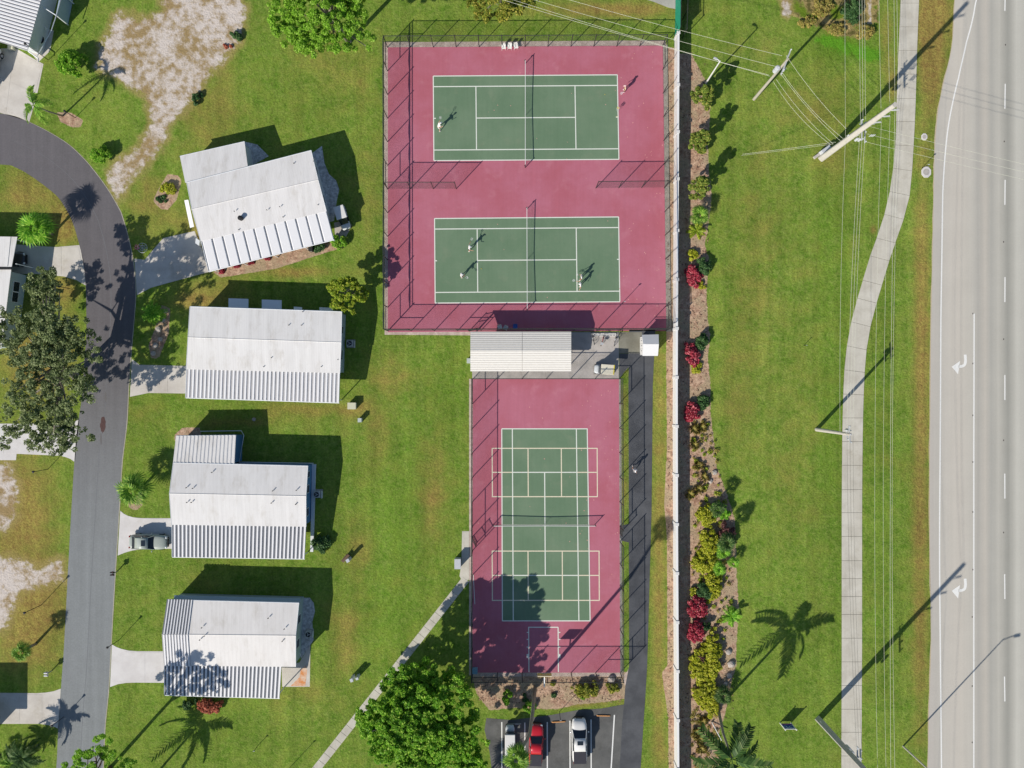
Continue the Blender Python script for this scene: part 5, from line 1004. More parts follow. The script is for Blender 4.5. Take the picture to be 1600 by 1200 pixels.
# uncountable low growth and litter in the long bed
gq = random.Random(31); cc = []; c3 = []
for _ in range(150):
    y_ = gq.uniform(655, 1000); t_ = min(1, (y_-640)/180); x_ = gq.uniform(1082, 1108+34*t_); p = G(x_, y_); q_ = gq.uniform(.15, .4); (cc if gq.random() < .5 else c3).append((p.x, p.y, .16, q_, q_, .16))
for _ in range(50): p = G(gq.uniform(1080, 1122), gq.uniform(1100, 1200)); c3.append((p.x, p.y, .15, .3, .3, .15))
o = stuff(leafcloud('ground_cover', cc, 3600, .13, F_yel, None, .6, seed=77)); o['label'] = 'low yellow-green ground cover filling the long wall bed'
o = stuff(leafcloud('dry_ground_cover', c3, 4200, .13, F_tuft, None, .6, seed=78)); o['label'] = 'dry straw-coloured ground cover in the long wall bed'
V = []; nn = 0
for _ in range(2600):
    y_ = gq.uniform(80, 1210); t_ = max(0, min(1, (y_-640)/180)); x_ = gq.uniform(1057, 1106+40*t_) if gq.random() < .8 else gq.uniform(1043, 1051)
    if gq.random() < .18: x_, y_ = gq.uniform(745, 970), gq.uniform(1060, 1098)
    p = G(x_, y_, .02); a_ = gq.random()*6.3; s_ = gq.uniform(.04, .12); nn += 1
    V += [(p.x+s_*(1.6 if q in (0, 3.14) else .5)*math.cos(a_+q), p.y+s_*(1.6 if q in (0, 3.14) else .5)*math.sin(a_+q), .02+gq.uniform(0, .06)) for q in (0, 1.57, 3.14, 4.71)]
o = stuff(fast('mulch_litter', np.array(V), np.arange(4*nn).reshape(-1, 4), foliage('bark_chips', (84, 62, 52), (176, 140, 116), (214, 190, 160), .05))); o['label'] = 'loose bark chips and twigs on the mulch beds'
# litter of leaves blown on the courts
g = np.random.default_rng(4); n = 150; X = g.uniform(745, 1035, n); X[:90] = g.uniform(960, 1035, 90); Y = np.where(g.random(n) < .6, g.uniform(80, 510, n), g.uniform(600, 900, n)); V = []
for k in range(n):
    if Y[k] > 590 and X[k] > 965: X[k] -= 60
    p = G(X[k], Y[k], .027); a_ = g.random()*6.3; s_ = g.uniform(.03, .075); V += [(p.x+s_*math.cos(a_+q), p.y+s_*math.sin(a_+q), .027) for q in (0, 1.57, 3.14, 4.71)]
lf = fast('fallen_leaves', np.array(V), np.arange(4*n).reshape(-1, 4), plain('pale_dry_leaf', (226, 170, 160), .8)); stuff(lf); lf['label'] = 'scattered pale fallen leaves on the court surface'
# ------------------------------------------------ vehicles
M_tyre = plain('tyre_rubber', (44, 44, 46), .8); M_hub = plain('wheel_rim', (170, 172, 176), .35, 1.0*0); M_lampw = plain('headlight_glass', (214, 220, 226), .2); M_tail = plain('tail_light', (150, 24, 24), .3)
def carpaint(name, c): 
    m = plain(name, c, .28, .0, .03, 1, .55); bs = [n for n in m.node_tree.nodes if n.type == 'BSDF_PRINCIPLED'][0]; bs.inputs['Coat Weight'].default_value = .6; bs.inputs['Coat Roughness'].default_value = .08; return m
def loft(mb, st):       # st: list of (x, [ (y,z) ... ]) closed sections, same count
    n = len(st[0][1]); vs_ = [(x, y, z) for x, sec in st for y, z in sec]; m = len(st)
    mb.add(vs_, [(i*n+k, (i+1)*n+k, (i+1)*n+(k+1) % n, i*n+(k+1) % n) for i in range(m-1) for k in range(n)]+[tuple(range(n)), tuple((m-1)*n+k for k in range(n-1, -1, -1))])
def sec(hw, z0, z1, crown=.04, tuck=.9):
    zm = z0+(z1-z0)*.55; r_ = [(-hw*.93, z0), (-hw, z0+.12), (-hw, zm), (-hw*tuck, z1), (-hw*.5, z1+crown), (0, z1+crown*1.25), (hw*.5, z1+crown), (hw*tuck, z1), (hw, zm), (hw, z0+.12), (hw*.93, z0)]
    return r_
def car(label, x, y, rz, paint_, L=4.75, W=1.9, H=1.65, belt=1.0, cab=(.95, .35, -1.45, -2.0), pickup=False, cat='car', name='parked_car', sunroof=True, roof_m=None, group=None, hood_z=.98):
    """nose to +x; cab = windscreen foot, roof front, roof rear, rear glass foot"""
    t = thing(name, label, cat, G(x, y), rz, group); hl = L/2; hw = W/2
    mb = MB(); sp_ = [(-hl, .55, .8), (-hl+.12, .88, .95), (-hl+.5, .97, belt), (-1.0, 1, belt), (.4, 1, belt), (cab[0], 1, belt), (hl-.9, .98, hood_z), (hl-.35, .9, hood_z-.1), (hl-.08, .74, .72), (hl, .5, .55)]
    loft(mb, [(sx_, sec(hw*f_, .3 if abs(sx_) < hl-.3 else .4, z_)) for sx_, f_, z_ in sp_]); body = mb.build('body', paint_, t, True)
    bv = body.modifiers.new('subsurf', 'SUBSURF'); bv.levels = 1; bv.render_levels = 1
    a, b_, c_, d = cab; rw_ = hw*.74; bw = hw*.9
    mb = MB(); loft(mb, [(a, [(-bw, belt-.05), (-bw, belt+.01), (bw, belt+.01), (bw, belt-.05)]), (b_, [(-bw, belt-.05), (-rw_, H-.05), (rw_, H-.05), (bw, belt-.05)]), (c_, [(-bw, belt-.05), (-rw_, H-.05), (rw_, H-.05), (bw, belt-.05)]), (d, [(-bw, belt-.05), (-bw*.97, belt+.01), (bw*.97, belt+.01), (bw, belt-.05)])]); mb.build('windows', M_glass, t)
    mb = MB(); loft(mb, [(b_+.03, [(-rw_-.03, H-.07), (-rw_*.8, H-.02), (rw_*.8, H-.02), (rw_+.03, H-.07)]), ((b_+c_)/2, [(-rw_-.05, H-.07), (-rw_*.8, H+.02), (rw_*.8, H+.02), (rw_+.05, H-.07)]), (c_-.03, [(-rw_-.03, H-.07), (-rw_*.8, H-.02), (rw_*.8, H-.02), (rw_+.03, H-.07)])]); mb.build('roof', roof_m or paint_, t, True)
    for s_ in (-1, 1):
        for p0, p1 in (((a, bw), (b_, rw_)), ((c_, rw_), (d, bw*.97)), (((b_+c_)/2, rw_+.03), ((b_+c_)/2, bw+.01))):
            z0 = belt if p0[1] > p1[1] else H-.05; z1 = H-.05 if p0[1] > p1[1] else belt
            mb = MB(); mb.tube([(p0[0], s_*p0[1], z0), (p1[0], s_*p1[1], z1)], .045, 4); mb.build('pillar', paint_, t)
        mb = MB(); mb.ball((a-.25, s_*(hw+.13), belt+.08), (.09, .13, .09)); mb.build('mirror', paint_, t, True)
        mb = MB(); mb.ball((hl-.2, s_*hw*.62, .72), (.16, .2, .1)); mb.build('headlight', M_lampw, t, True)
        mb = MB(); mb.box((-hl+.06, s_*hw*.72, .85), (.1, .2, .2)); mb.build('tail_light', M_tail, t)
        for wx in (hl-.88, -hl+.92):
            mb = MB(); mb.cyl((wx, s_*(hw-.2), .34), (wx, s_*(hw+.01), .34), .34, 16); wh = mb.build('wheel', M_tyre, t, True); mb = MB(); mb.cyl((wx, s_*(hw+.012), .34), (wx, s_*(hw+.03), .34), .2, 10); mb.build('rim', M_hub, wh)
    if sunroof: mb = MB(); q = (b_*.65+c_*.35); mb.box((q, 0, H+.035), (.48, .72, .02)); mb.build('sunroof', M_glass, t)
    mb = MB(); mb.box((-hl+.0, 0, .5), (.12, W*.8, .2)); mb.box((hl-.02, 0, .42), (.1, W*.62, .16)); mb.build('bumper', M_black, t)
    mb = MB(); mb.box((hl-.02, 0, .66), (.06, .8, .16)); mb.build('grille', M_black, t)
    if pickup: mb = MB(); x0, x1 = -hl+.1, d-.08; mb.box(((x0+x1)/2, 0, belt+.075), (x1-x0, W*.8, .05)); mb.build('bed_cover', M_bed, t, bevel=.02)
    return t
M_bed = plain('black_bed_cover', (58, 58, 66), .7, var=.15)
car('grey-green sedan with sunroof nosed under the blue-sided home carport', 236.5, 845, R(-1), carpaint('grey_green_paint', (168, 176, 168)), 4.85, 1.95, 1.5, .98, (.85, .25, -1.35, -2.0))
car('white pickup truck with sunroof and black bed cover in the parking lot', 904.5, 1152.5, R(91), carpaint('white_car_paint', (228, 228, 226)), 5.7, 2.0, 1.85, 1.12, (1.55, .75, -.85, -1.15), True, 'pickup truck', 'pickup_truck', hood_z=1.12)
car('red pickup parked under the very tall palm crown', 837.5, 1159, R(88), carpaint('red_car_paint', (196, 32, 46)), 5.3, 1.85, 1.75, 1.05, (1.2, .55, -.7, -1.0), True, 'pickup truck', 'pickup_truck', sunroof=False, hood_z=1.05)
car('dark car backed under the left home carport', 17, 406, R(0), carpaint('black_car_paint', (54, 56, 62)), 4.7, 1.85, 1.5, .98, (.8, .2, -1.3, -2.0), sunroof=False)
car('white van at the left edge of the top-left driveway', -12, 110, R(75), carpaint('white_van_paint', (232, 230, 228)), 5.8, 2.0, 2.5, 1.3, (2.1, 1.5, -2.5, -2.7), cat='van', name='parked_van', sunroof=False)
def cart(label, x, y, rz, L=2.6, W=1.2, canopy=1.7, H=1.85, m_roof=M_wall, m_body=None, trim=None, cx=-.1):
    t = thing('golf_cart', label, 'golf cart', G(x, y), rz); m_body = m_body or M_side
    mb = MB(); mb.box((0, 0, .32), (L, W*.92, .16)); mb.build('chassis', M_black, t, bevel=.03)
    mb = MB(); loft(mb, [(L*.5, sec(W*.36, .3, .55)), (L*.38, sec(W*.46, .3, .75)), (L*.22, sec(W*.46, .3, .85))]); mb.build('front_cowl', m_body, t, True)
    mb = MB(); mb.box((-L*.3, 0, .5), (L*.36, W*.9, .42)); mb.build('rear_body', m_body, t, bevel=.05)
    for s_ in (-.25, .25):
        mb = MB(); mb.box((-.15, s_*W, .78), (.5, W*.42, .12)); mb.build('seat', M_gut, t, bevel=.03); mb = MB(); mb.box((-.42, s_*W, 1.0), (.1, W*.42, .4)); mb.build('backrest', M_gut, t, bevel=.03)
    for sx_ in (-canopy/2+.08, canopy/2-.08):
        for s_ in (-.42, .42): mb = MB(); mb.cyl((sx_+cx, s_*W, .5), (sx_+cx, s_*W, H), .025, 5); mb.build('strut', M_black, t)
    mb = MB(); mb.box((cx, 0, H+.04), (canopy, W*1.05, .08), 0, .94); rf = mb.build('canopy', m_roof, t, bevel=.03)
    if trim: mb = MB(); mb.box((cx-canopy/2+.08, 0, H+.085), (.14, W*.96, .02)); mb.build('canopy_trim', trim, rf)
    mb = MB(); mb.slab([(L*.3, -W*.4, .85), (L*.3, W*.4, .85), (canopy/2+cx-.06, W*.4, H), (canopy/2+cx-.06, -W*.4, H)], .02); mb.build('windscreen', M_glass, t)
    mb = MB(); mb.ring((L*.2, .25, 1.0), .17, .02); mb.cyl((L*.2, .25, 1.0), (L*.26, .25, .8), .02); mb.build('steering_wheel', M_black, t)
    for wx in (L*.36, -L*.34):
        for s_ in (-1, 1): mb = MB(); mb.cyl((wx, s_*W*.36, .22), (wx, s_*W*.5, .22), .22, 12); wh = mb.build('wheel', M_tyre, t, True); mb = MB(); mb.cyl((wx, s_*W*.5, .22), (wx, s_*W*.51, .22), .11, 8); mb.build('rim', M_hub, wh)
    return t
cart('white golf cart with long canopy in the first parking bay', 797, 1150, R(90), 3.3, 1.25, 2.7, 1.8, M_wall, cx=-.25); cart('golf cart with cream canopy trimmed yellow, parked on the shelter pad', 943, 577.5, R(176), 2.5, 1.25, 1.7, 1.85, plain('cream_canopy', (222, 216, 196), .6), None, plain('yellow_trim', (212, 196, 70), .5), -.3)
cart('golf cart in the shade beside the slanted home', 538, 342, R(-72), 3.0, 1.3, 1.7, 1.75, M_wall, cx=-.45)
# bicycles and rack
def bike(label, x, y, rz, c):
    t = thing('bicycle', label, 'bicycle', G(x, y), rz, 'bicycles at the rack'); m = plain('bike_frame_'+label.split()[0], c, .4)
    for wx in (-.52, .52):
        mb = MB(); mb.ring((wx, 0, .34), .33, .028, 'y', 18, 5); wh = mb.build('wheel', M_tyre, t); mb = MB()
        for k in range(8): a_ = k*math.pi/4; bar(mb, (wx, 0, .34), (wx+.32*math.cos(a_), 0, .34+.32*math.sin(a_)), .004)
        mb.cyl((wx, -.05, .34), (wx, .05, .34), .03, 6); mb.build('spokes', M_alu, wh)
    mb = MB()
    for a, c_ in (((-.52, 0, .34), (-.05, 0, .3)), ((-.05, 0, .3), (-.18, 0, .82)), ((-.18, 0, .75), (.38, 0, .8)), ((-.05, 0, .3), (.38, 0, .72)), ((-.52, 0, .34), (-.17, 0, .7)), ((.52, 0, .34), (.36, 0, .98))): mb.tube([a, c_], .022, 5)
    mb.build('frame', m, t)
    mb = MB(); mb.tube([(.22, .3, 1.0), (.36, .1, 1.02), (.36, -.1, 1.02), (.22, -.3, 1.0)], .018, 5); mb.build('handlebar', M_black, t)
    mb = MB(); mb.ball((-.2, 0, .88), (.15, .08, .04)); mb.build('saddle', M_black, t, True)
    mb = MB(); mb.box((.55, 0, .8), (.3, .36, .22)) if c[0] > 150 else mb.cyl((-.05, -.09, .3), (-.05, .09, .3), .09, 8); mb.build('basket' if c[0] > 150 else 'crankset', M_alu, t)
bike('black bicycle leftmost in the white rack on the pad', 926, 529, R(-75), (50, 52, 60)); bike('red bicycle in the middle of the rack', 941, 531, R(-105), (196, 60, 66)); bike('silver bicycle rightmost in the rack on the pad', 961, 531, R(-100), (130, 134, 140))
rk_ = thing('bike_rack', 'white tubular bike rack holding the bicycles on the pad', 'bike rack', G(943, 523)); mb = MB()
for y_ in (-.15, .15): mb.cyl((-1.6, y_, .12), (1.6, y_, .12), .04, 6)
mb.build('base_rails', M_white, rk_); mb = MB()
for k in range(9): mb.tube([(-1.5+k*.375, -.15, .12), (-1.5+k*.375, -.1, .6), (-1.5+k*.375, .1, .6), (-1.5+k*.375, .15, .12)], .02, 5)
mb.build('hoops', M_white, rk_); mb = MB(); mb.cyl((-1.6, 0, .62), (1.6, 0, .62), .035, 6); mb.build('top_bar', M_white, rk_)
# chairs
def chair(label, x, y, rz, m=M_white, group=None):
    t = thing('plastic_chair', label, 'chair', G(x, y), rz, group); mb = MB(); mb.box((0, 0, .43), (.5, .48, .04)); mb.build('seat', m, t, bevel=.015); mb = MB(); mb.slab([(-.24, .22, .45), (.24, .22, .45), (.23, .34, .86), (-.23, .34, .86)], .05); mb.build('backrest', m, t)
    for sx_ in (-.22, .22):
        for sy in (-.2, .2): mb = MB(); mb.cyl((sx_*1.1, sy*1.1, 0), (sx_, sy, .43), .022, 5); mb.build('leg', m, t)
        mb = MB(); mb.tube([(sx_*1.15, -.2, .43), (sx_*1.15, -.22, .65), (sx_*1.15, .26, .68)], .025, 5); mb.build('armrest', m, t)
for k, x in enumerate((787, 796.5, 806)): chair(f'white plastic chair, {("left", "middle", "right")[k]} of three at the top court edge', x, 76+(-.5*k), R((4, -6, 10)[k]), M_white, 'white chairs at the top of the tennis court')
M_blue = plain('blue_plastic', (70, 110, 190), .5)
chair('blue chair in the shelter shade against the fence', 805, 511, 0, M_blue); chair('pale chair leaning in the shelter shade, leftmost', 781, 512, .2, M_side); chair('pale folding chair in the shelter shade, second from left', 790, 513, -.5, M_side)
chair('white chair on the patio of the lowest home', 468, 1020, .3, M_white); chair('white chair on the top-left patio', 59, 66, 2.2, M_white)
tb = thing('patio_table', 'dark round table on the top-left patio', 'table', G(68, 66)); mb = MB(); mb.cyl((0, 0, .7), (0, 0, .74), .55, 18); mb.build('top', M_black, tb); mb = MB(); mb.cyl((0, 0, 0), (0, 0, .7), .05, 8); mb.cyl((0, 0, 0), (0, 0, .03), .3, 12); mb.build('pedestal', M_black, tb)
um = thing('patio_umbrella', 'folded dark umbrella standing by the top-left patio table', 'umbrella', G(54, 74)); mb = MB(); mb.cyl((0, 0, 0), (0, 0, 2.3), .025, 6); mb.build('pole', M_alu, um); mb = MB(); mb.cyl((0, 0, 1.0), (0, 0, 2.25), .22, 8, .04); mb.build('canopy', M_black, um)
# boxes and lawn hardware
def box(label, x, y, d, m, rz=0, name='utility_box', cat='utility box', lid=True):
    t = thing(name, label, cat, G(x, y), rz); mb = MB(); mb.box((0, 0, d[2]/2), d); mb.build('casing', m, t, bevel=.03)
    if lid: mb = MB(); mb.box((0, 0, d[2]+.02), (d[0]*1.06, d[1]*1.06, .05)); mb.build('lid', m, t, bevel=.01)
    mb = MB(); mb.box((0, -d[1]/2-.01, d[2]*.6), (d[0]*.4, .02, d[2]*.2)); mb.build('panel', M_pad, t); return t
M_beige = plain('beige_cabinet', (206, 204, 180), .6); M_tc = plain('grey_cabinet', (184, 194, 190), .6)
box('larger beige utility cabinet on the lawn below the second home', 551.5, 634, (1.0, .8, .75), M_beige); box('smaller grey utility pedestal on the lawn', 564, 656, (.45, .5, .8), M_tc); box('white utility pedestal beside the small bench on the lawn', 547, 872, (.4, .4, 1.35), M_ins, .5)
box('white drinks cooler cabinet beside the slab path', 716, 878, (.75, 1.2, 1.1), M_ins); box('white meter post, left of a pair near the big tree', 553, 1056, (.35, .4, 1.4), M_ins, .4); box('white meter post, right of a pair near the big tree', 561, 1054.5, (.32, .3, 1.2), M_ins, .2); box('pale blue box in the south-west corner of the multi-sport court', 742, 1046, (.7, .6, .7), plain('blue_box', (120, 160, 180), .6))
box('cream box under the top-left carport edge', 21, 77, (.6, .5, .6), M_beige); box('small pedestal at the west end of the shelter', 733, 564, (.45, .6, .9), M_tc); box('dark bin beside the bush of the slanted home', 488, 391, (.5, .5, .9), M_black, 0, 'waste_bin', 'bin')
bn = thing('garden_bench', 'small dark garden bench beside the white pedestal on the lawn', 'bench', G(541, 871), R(50)); mb = MB(); mb.box((0, 0, .42), (1.2, .4, .05)); mb.build('seat', M_bark2, bn); mb = MB(); mb.box((0, .2, .7), (1.2, .05, .35)); mb.build('backrest', M_bark2, bn)
for sx_ in (-.5, .5): mb = MB(); mb.box((sx_, 0, .21), (.06, .36, .42)); mb.build('leg', M_bark2, bn)
def mailbox(label, x, y, rz=0, n=2, m=M_black):
    t = thing('mailbox', label, 'mailbox', G(x, y), rz); mb = MB(); mb.box((0, 0, .5), (.1, .1, 1.0)); mb.box((0, 0, .98), (.12, .3*n, .06)); mb.build('post', M_wood, t)
    for k in range(n): yy = (k-(n-1)/2)*.32; mb = MB(); mb.box((0, yy, 1.1), (.45, .18, .18)); mb.cyl((-.225, yy, 1.18), (.225, yy, 1.18), .09, 8); b_ = mb.build('box', m, t); mb = MB(); mb.box((.1, yy+.1, 1.25), (.1, .02, .14)); mb.build('flag', M_tail, b_)
mailbox('black double mailbox at the street edge below the sedan driveway', 183, 893); mailbox('white double mailbox on the left verge near the bottom', 81, 1048, 0, 2, M_gut)
# wheel stops and parking lines
for x, y_ in ((784, 1128), (820, 1129), (855, 1128), (890.5, 1126), (923.5, 1124)): line('parking_line', [(x, y_), (x+.8, 1400)], 1.7, .016, M_white)
line('parking_line', [(960, 1117), (954, 1215)], 1.9, .016, M_white)
M_stop = plain('orange_wheel_stop', (206, 150, 96), .8, var=.2)
for k, (x, y_, rz) in enumerate(((873, 1127.5, R(3)), (943, 1118, R(-1)), (803, 1131, R(2)))):
    mb = MB(); mb.box(G(x, y_, .07), (1.85, .15, .13), rz, .85); tag(mb.build('wheel_stop', M_stop if k < 2 else M_pad, bevel=.02), ('orange wheel stop between the red and white pickups', 'orange wheel stop right of the white pickup', 'grey wheel stop before the golf cart')[k], 'wheel stop', 'wheel stops in the parking lot')
t = thing('leaning_post', 'white post lying tilted beside the large feather palm', 'post', G(1112, 1128), 0); mb = MB(); mb.tube([(0, 0, .1), (1.0, -1.9, 1.0)], .06, 6); mb.build('shaft', M_white, t); mb = MB(); mb.cyl((0, 0, 0), (0, 0, .3), .1, 8); mb.build('foot', M_pad, t)
# pinwheel / flowers in the yard
t = thing('lawn_ornament', 'round wire lawn ornament with pink flowers in the shade by the street', 'lawn ornament', G(224, 388)); mb = MB(); mb.ring((0, 0, .25), .62, .03, n=22); mb.ring((0, 0, .25), .35, .02, n=18)
for k in range(4): a_ = k*math.pi/4; mb.cyl((.6*math.cos(a_), .6*math.sin(a_), .25), (-.6*math.cos(a_), -.6*math.sin(a_), .25), .02, 4)
mb.build('hoop', M_ins, t); mb = MB()
for k in range(14): mb.ball((-.6+random.uniform(-.3, .3), .1+random.uniform(-.3, .3), .4), .07, 5, 3)
mb.build('flowers', plain('pink_flower', (214, 90, 150), .6), t)
# tennis ball hopper
t = thing('ball_hopper', 'wire basket of yellow tennis balls standing on the upper baseline', 'ball basket', G(964.5, 172.5)); mb = MB()
for z in (.55, .7, .85): mb.ring((0, 0, z), .17, .01, n=12, m=4)
mb.build('basket', M_alu, t); mb = MB(); gq = random.Random(2)
for k in range(22): a_ = gq.uniform(0, 6.28); r_ = .14*gq.random()**.5; mb.ball((r_*math.cos(a_), r_*math.sin(a_), .6+.3*gq.random()), .035, 6, 4)
mb.build('balls', plain('tennis_ball_yellow', (240, 214, 70), .8), t)
for a_ in (.6, 2.2, 3.8, 5.4): mb = MB(); mb.cyl((.17*math.cos(a_), .17*math.sin(a_), 0), (.16*math.cos(a_), .16*math.sin(a_), .86), .01, 4); mb.build('leg', M_alu, t)
for x, y_, l in ((945, 148, 'tennis ball lying inside the upper court near the baseline'), (964, 182, 'tennis ball just below the ball basket'), (752, 420, 'tennis ball near the players left of the lower net')): mb = MB(); mb.ball(G(x, y_, .06), .045, 8, 5); tag(mb.build('tennis_ball', plain('tennis_ball_yellow', (240, 214, 70), .8)), l, 'ball')
# ------------------------------------------------ people
M_skin = plain('skin', (206, 160, 134), .6, var=.05); M_hair = plain('grey_hair', (190, 184, 176), .8); M_hairb = plain('brown_hair', (86, 64, 50), .8); M_wshirt = plain('white_cotton', (240, 240, 240), .8, var=.04); M_navys = plain('navy_cotton', (44, 52, 76), .8); M_tan = plain('tan_cotton', (214, 196, 160), .8); M_bshort = plain('black_cotton', (40, 42, 48), .8); M_shoe = plain('white_shoe', (232, 232, 232), .6)
def skin_mesh(name, J, E, Rd, root, m, parent, lv=1):
    bm = bmesh.new(); ly = bm.verts.layers.skin.verify(); V_ = {}
    for k, p in J.items():
        v = bm.verts.new(p); v[ly].radius = (Rd[k], Rd[k]) if not isinstance(Rd[k], tuple) else Rd[k]; v[ly].use_root = (k == root); V_[k] = v
    for a, b_ in E: bm.edges.new((V_[a], V_[b_]))
    me = bpy.data.meshes.new(name); bm.to_mesh(me); bm.free(); me.materials.append(m)
    o = bpy.data.objects.new(name, me); C.objects.link(o); o.parent = parent
    s_ = o.modifiers.new('skin', 'SKIN'); s_.use_smooth_shade = True; q = o.modifiers.new('sub', 'SUBSURF'); q.levels = lv; q.render_levels = lv; return o
def person(label, x, y, rz, arms, legs, top=M_wshirt, bot=M_wshirt, hat=M_wshirt, hair=M_hair, lean=.08, long=False):
    """local frame: +y forward. arms: {'l':(elbow,wrist),...}; legs: {'l':(knee,ankle),...}"""
    t = thing('person', label, 'person', G(x, y), rz); ly_ = lean
    J = {'pelvis': (0, 0, .93), 'waist': (0, ly_*.3, 1.08), 'chest': (0, ly_*.8, 1.3), 'neck': (0, ly_*1.2, 1.48), 'head': (0, ly_*1.5+.02, 1.6), 'crown': (0, ly_*1.5+.01, 1.69), 'nose': (0, ly_*1.5+.135, 1.6)}
    Rd = {'pelvis': (.15, .11), 'waist': (.13, .1), 'chest': (.16, .11), 'neck': .055, 'head': .095, 'crown': .075, 'nose': .018}
    E = [('pelvis', 'waist'), ('waist', 'chest'), ('chest', 'neck'), ('neck', 'head'), ('head', 'crown'), ('head', 'nose')]
    for s_, sg_ in (('l', -1), ('r', 1)):
        el, wr = [Vector(q) for q in arms[s_]]; kn, an = [Vector(q) for q in legs[s_]]
        J['sh'+s_] = (sg_*.19, ly_, 1.4); J['el'+s_] = el; J['wr'+s_] = wr; d = (wr-el).normalized(); pm = wr+d*.07; J['pm'+s_] = pm
        sd_ = d.cross(Vector((0, 0, 1))); sd_ = sd_.normalized() if sd_.length > .1 else Vector((1, 0, 0)); cu = d.cross(sd_)
        Rd.update({'sh'+s_: .06, 'el'+s_: .04, 'wr'+s_: .028, 'pm'+s_: (.04, .018)}); E += [('chest', 'sh'+s_), ('sh'+s_, 'el'+s_), ('el'+s_, 'wr'+s_), ('wr'+s_, 'pm'+s_)]
        for k, (off, ln) in enumerate(((-.03, .07), (-.01, .08), (.01, .075), (.03, .06))):
            J[f'f{k}a{s_}'] = pm+d*.045+sd_*off; J[f'f{k}b{s_}'] = pm+d*(.045+ln*.8)+sd_*off*1.1+cu*.025; Rd[f'f{k}a{s_}'] = .009; Rd[f'f{k}b{s_}'] = .008; E += [('pm'+s_, f'f{k}a{s_}'), (f'f{k}a{s_}', f'f{k}b{s_}')]
        J['th'+s_] = pm-d*.01-sd_*.05; J['tb'+s_] = pm+d*.035-sd_*.065+cu*.02; Rd['th'+s_] = .011; Rd['tb'+s_] = .009; E += [('pm'+s_, 'th'+s_), ('th'+s_, 'tb'+s_)]
        J['hp'+s_] = (sg_*.09, 0, .88); J['kn'+s_] = kn; J['an'+s_] = an; J['to'+s_] = an+Vector((sg_*.02, .17, -.05)); Rd.update({'hp'+s_: .09, 'kn'+s_: .06, 'an'+s_: .04, 'to'+s_: .035}); E += [('pelvis', 'hp'+s_), ('hp'+s_, 'kn'+s_), ('kn'+s_, 'an'+s_), ('an'+s_, 'to'+s_)]
    skin_mesh('body', J, E, Rd, 'pelvis', M_skin, t)
    hx = J['head']
    def sub(keys, add, scale=1):
        return {k: J[k] for k in keys}, {k: tuple(v+add for v in (Rd[k] if isinstance(Rd[k], tuple) else (Rd[k],)*2)) for k in keys}
    K = dict(J)
    for s_ in 'lr': K['sl'+s_] = lerp(Vector(J['sh'+s_]), Vector(J['el'+s_]), .6); Rd['sl'+s_] = .05; K['hm'+s_] = lerp(Vector(J['hp'+s_]), Vector(J['kn'+s_]), .98 if long else .7); Rd['hm'+s_] = .075
    J.update(K)
    a, b_ = sub(['pelvis', 'waist', 'chest', 'shl', 'shr', 'sll', 'slr'], .022); skin_mesh('shirt', a, [('pelvis', 'waist'), ('waist', 'chest'), ('chest', 'shl'), ('chest', 'shr'), ('shl', 'sll'), ('shr', 'slr')], b_, 'chest', top, t)
    J['hipc'] = (0, 0, .96); Rd['hipc'] = (.145, .11); a, b_ = sub(['hipc', 'pelvis', 'hpl', 'hpr', 'hml', 'hmr'], .018); skin_mesh('shorts', a, [('hipc', 'pelvis'), ('pelvis', 'hpl'), ('pelvis', 'hpr'), ('hpl', 'hml'), ('hpr', 'hmr')], b_, 'pelvis', bot, t)
    mb = MB(); mb.ball((hx[0], hx[1]-.015, hx[2]+.045), (.105, .115, .1), 12, 8); mb.build('hair', hair, t, True)
    if hat: mb = MB(); mb.ball((hx[0], hx[1]-.005, hx[2]+.085), (.112, .125, .085), 12, 6); mb.slab([(-.09, hx[1]+.08, hx[2]+.09), (.09, hx[1]+.08, hx[2]+.09), (.07, hx[1]+.22, hx[2]+.07), (-.07, hx[1]+.22, hx[2]+.07)], .015); mb.build('cap', hat, t, True)
    for s_ in 'lr':
        mb = MB(); p = Vector(J['an'+s_]); mb.ball((p.x, p.y+.07, max(.05, p.z-.035)), (.055, .15, .05), 8, 5); mb.build('shoe', M_shoe, t, True)
    mb = MB()
    for e_ in (-.035, .035): mb.ball((e_, hx[1]+.09, hx[2]+.02), .014, 6, 4)
    mb.build('eyes', M_black, t)
    return t, J
def racket(label, t, J, s_='r', d=None):
    wr, el = Vector(J['wr'+s_]), Vector(J['el'+s_]); dd = Vector(d).normalized() if d else (wr-el).normalized(); g0_ = wr+(wr-el).normalized()*.09
    Mx = Matrix.LocRotScale(t.location, t.rotation_euler, None); p = Mx @ g0_; dv = (Mx.to_3x3() @ dd).normalized()
    o = thing('tennis_racket', label, 'racket', p, 0); o.rotation_euler = dv.to_track_quat('X', 'Z').to_euler()
    mb = MB(); mb.tube([(-.12, 0, 0), (.22, 0, 0)], .018, 6); mb.build('handle', M_black, o)
    mb = MB(); pts = [(.22, 0, 0)]+[(.4-.17*math.cos(a_), .13*math.sin(a_), 0) for a_ in [k*math.pi/8 for k in range(1, 16)]]+[(.22, 0, 0)]; mb.tube(pts, .014, 4); mb.build('hoop', M_ins, o)
    mb = MB()
    for k in range(-4, 5): mb.tube([(.27, k*.026, 0), (.53, k*.026, 0)], .003, 3); mb.tube([(.4+k*.032, -.1, 0), (.4+k*.032, .1, 0)], .003, 3)
    mb.build('strings', M_tape, o)
stand = {'l': ((-.13, .1, .5), (-.15, 0, .09)), 'r': ((.13, .1, .5), (.17, .0, .09))}; wide = {'l': ((-.2, .18, .5), (-.3, .1, .09)), 'r': ((.2, .05, .48), (.3, -.1, .09))}
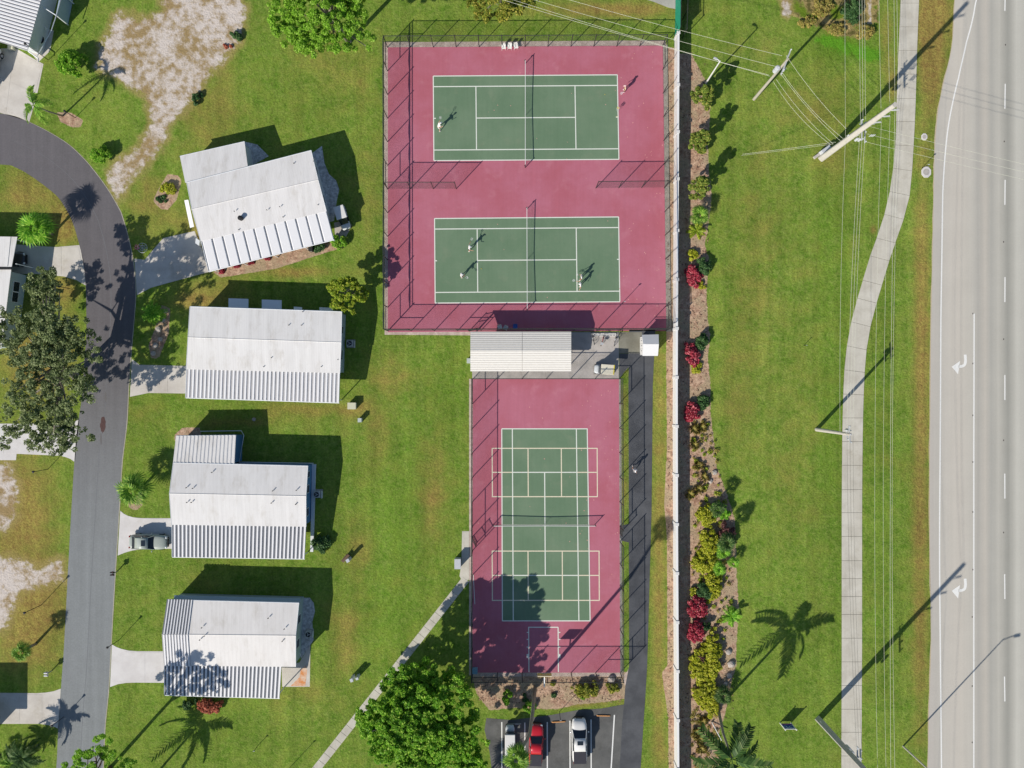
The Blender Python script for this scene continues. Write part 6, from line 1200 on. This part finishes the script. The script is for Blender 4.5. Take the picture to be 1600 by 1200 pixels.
walk = {'l': ((-.1, .28, .52), (-.1, .32, .09)), 'r': ((.1, .02, .5), (.1, -.36, .16))}
ready = {'l': ((-.27, .12, 1.15), (-.1, .36, 1.1)), 'r': ((.27, .14, 1.15), (.12, .38, 1.1))}; hang = {'l': ((-.27, .0, 1.12), (-.28, .14, .88)), 'r': ((.27, .02, 1.12), (.29, .2, .9))}; out_ = {'l': ((-.42, .05, 1.3), (-.62, .18, 1.25)), 'r': ((.36, .2, 1.25), (.4, .45, 1.25))}
serve = {'l': ((-.3, .2, 1.25), (-.35, .42, 1.35)), 'r': ((.36, .1, 1.3), (.42, .32, 1.45))}
E_, W_, N_, S_ = R(-90), R(90), 0, R(180)
t, J = person('player in white swinging a racket at the left baseline of the upper court', 686, 202, R(-60), serve, wide, lean=.25); racket('pale racket held up by the player at the upper left baseline', t, J, 'l', (-.5, .5, .5))
t, J = person('player in tan top with pink cap standing off the right end of the upper court', 975.5, 142.5, W_, hang, stand, M_tan, M_bshort, plain('pink_cap', (236, 200, 200), .8)); racket('racket hanging in the hand of the player beyond the upper right baseline', t, J, 'l', (-.3, .4, -.4))
t, J = person('player in white, upper one of the two left of the lower net', 733.5, 389.5, E_, out_, wide, M_wshirt, M_navys); racket('racket of the upper player left of the lower net', t, J, 'l', (-.8, .3, 0))
t, J = person('player in white shirt, lower one of the two left of the lower net', 721, 432, E_, ready, stand, M_wshirt, M_bshort); racket('racket held low in front by the lower left player', t, J, 'r', (.5, .8, -.1))
t, J = person('player with white sleeves at the service line, upper of the right pair', 908, 434.5, W_, hang, wide, M_wshirt, M_bshort, None, M_hair); racket('racket of the upper player of the right pair', t, J, 'r', (.1, .6, -.5))
t, J = person('player all in white at the service line, lower of the right pair', 906.5, 446.5, W_, out_, stand); racket('racket of the all-white player of the right pair', t, J, 'r', (.2, .8, 0))
t, J = person('walker in white top and dark shorts striding down the asphalt path', 989.5, 731.5, S_, {'l': ((-.25, .12, 1.15), (-.22, .35, 1.1)), 'r': ((.25, -.14, 1.14), (.27, -.1, .9))}, walk, M_wshirt, M_navys, M_wshirt, long=True)
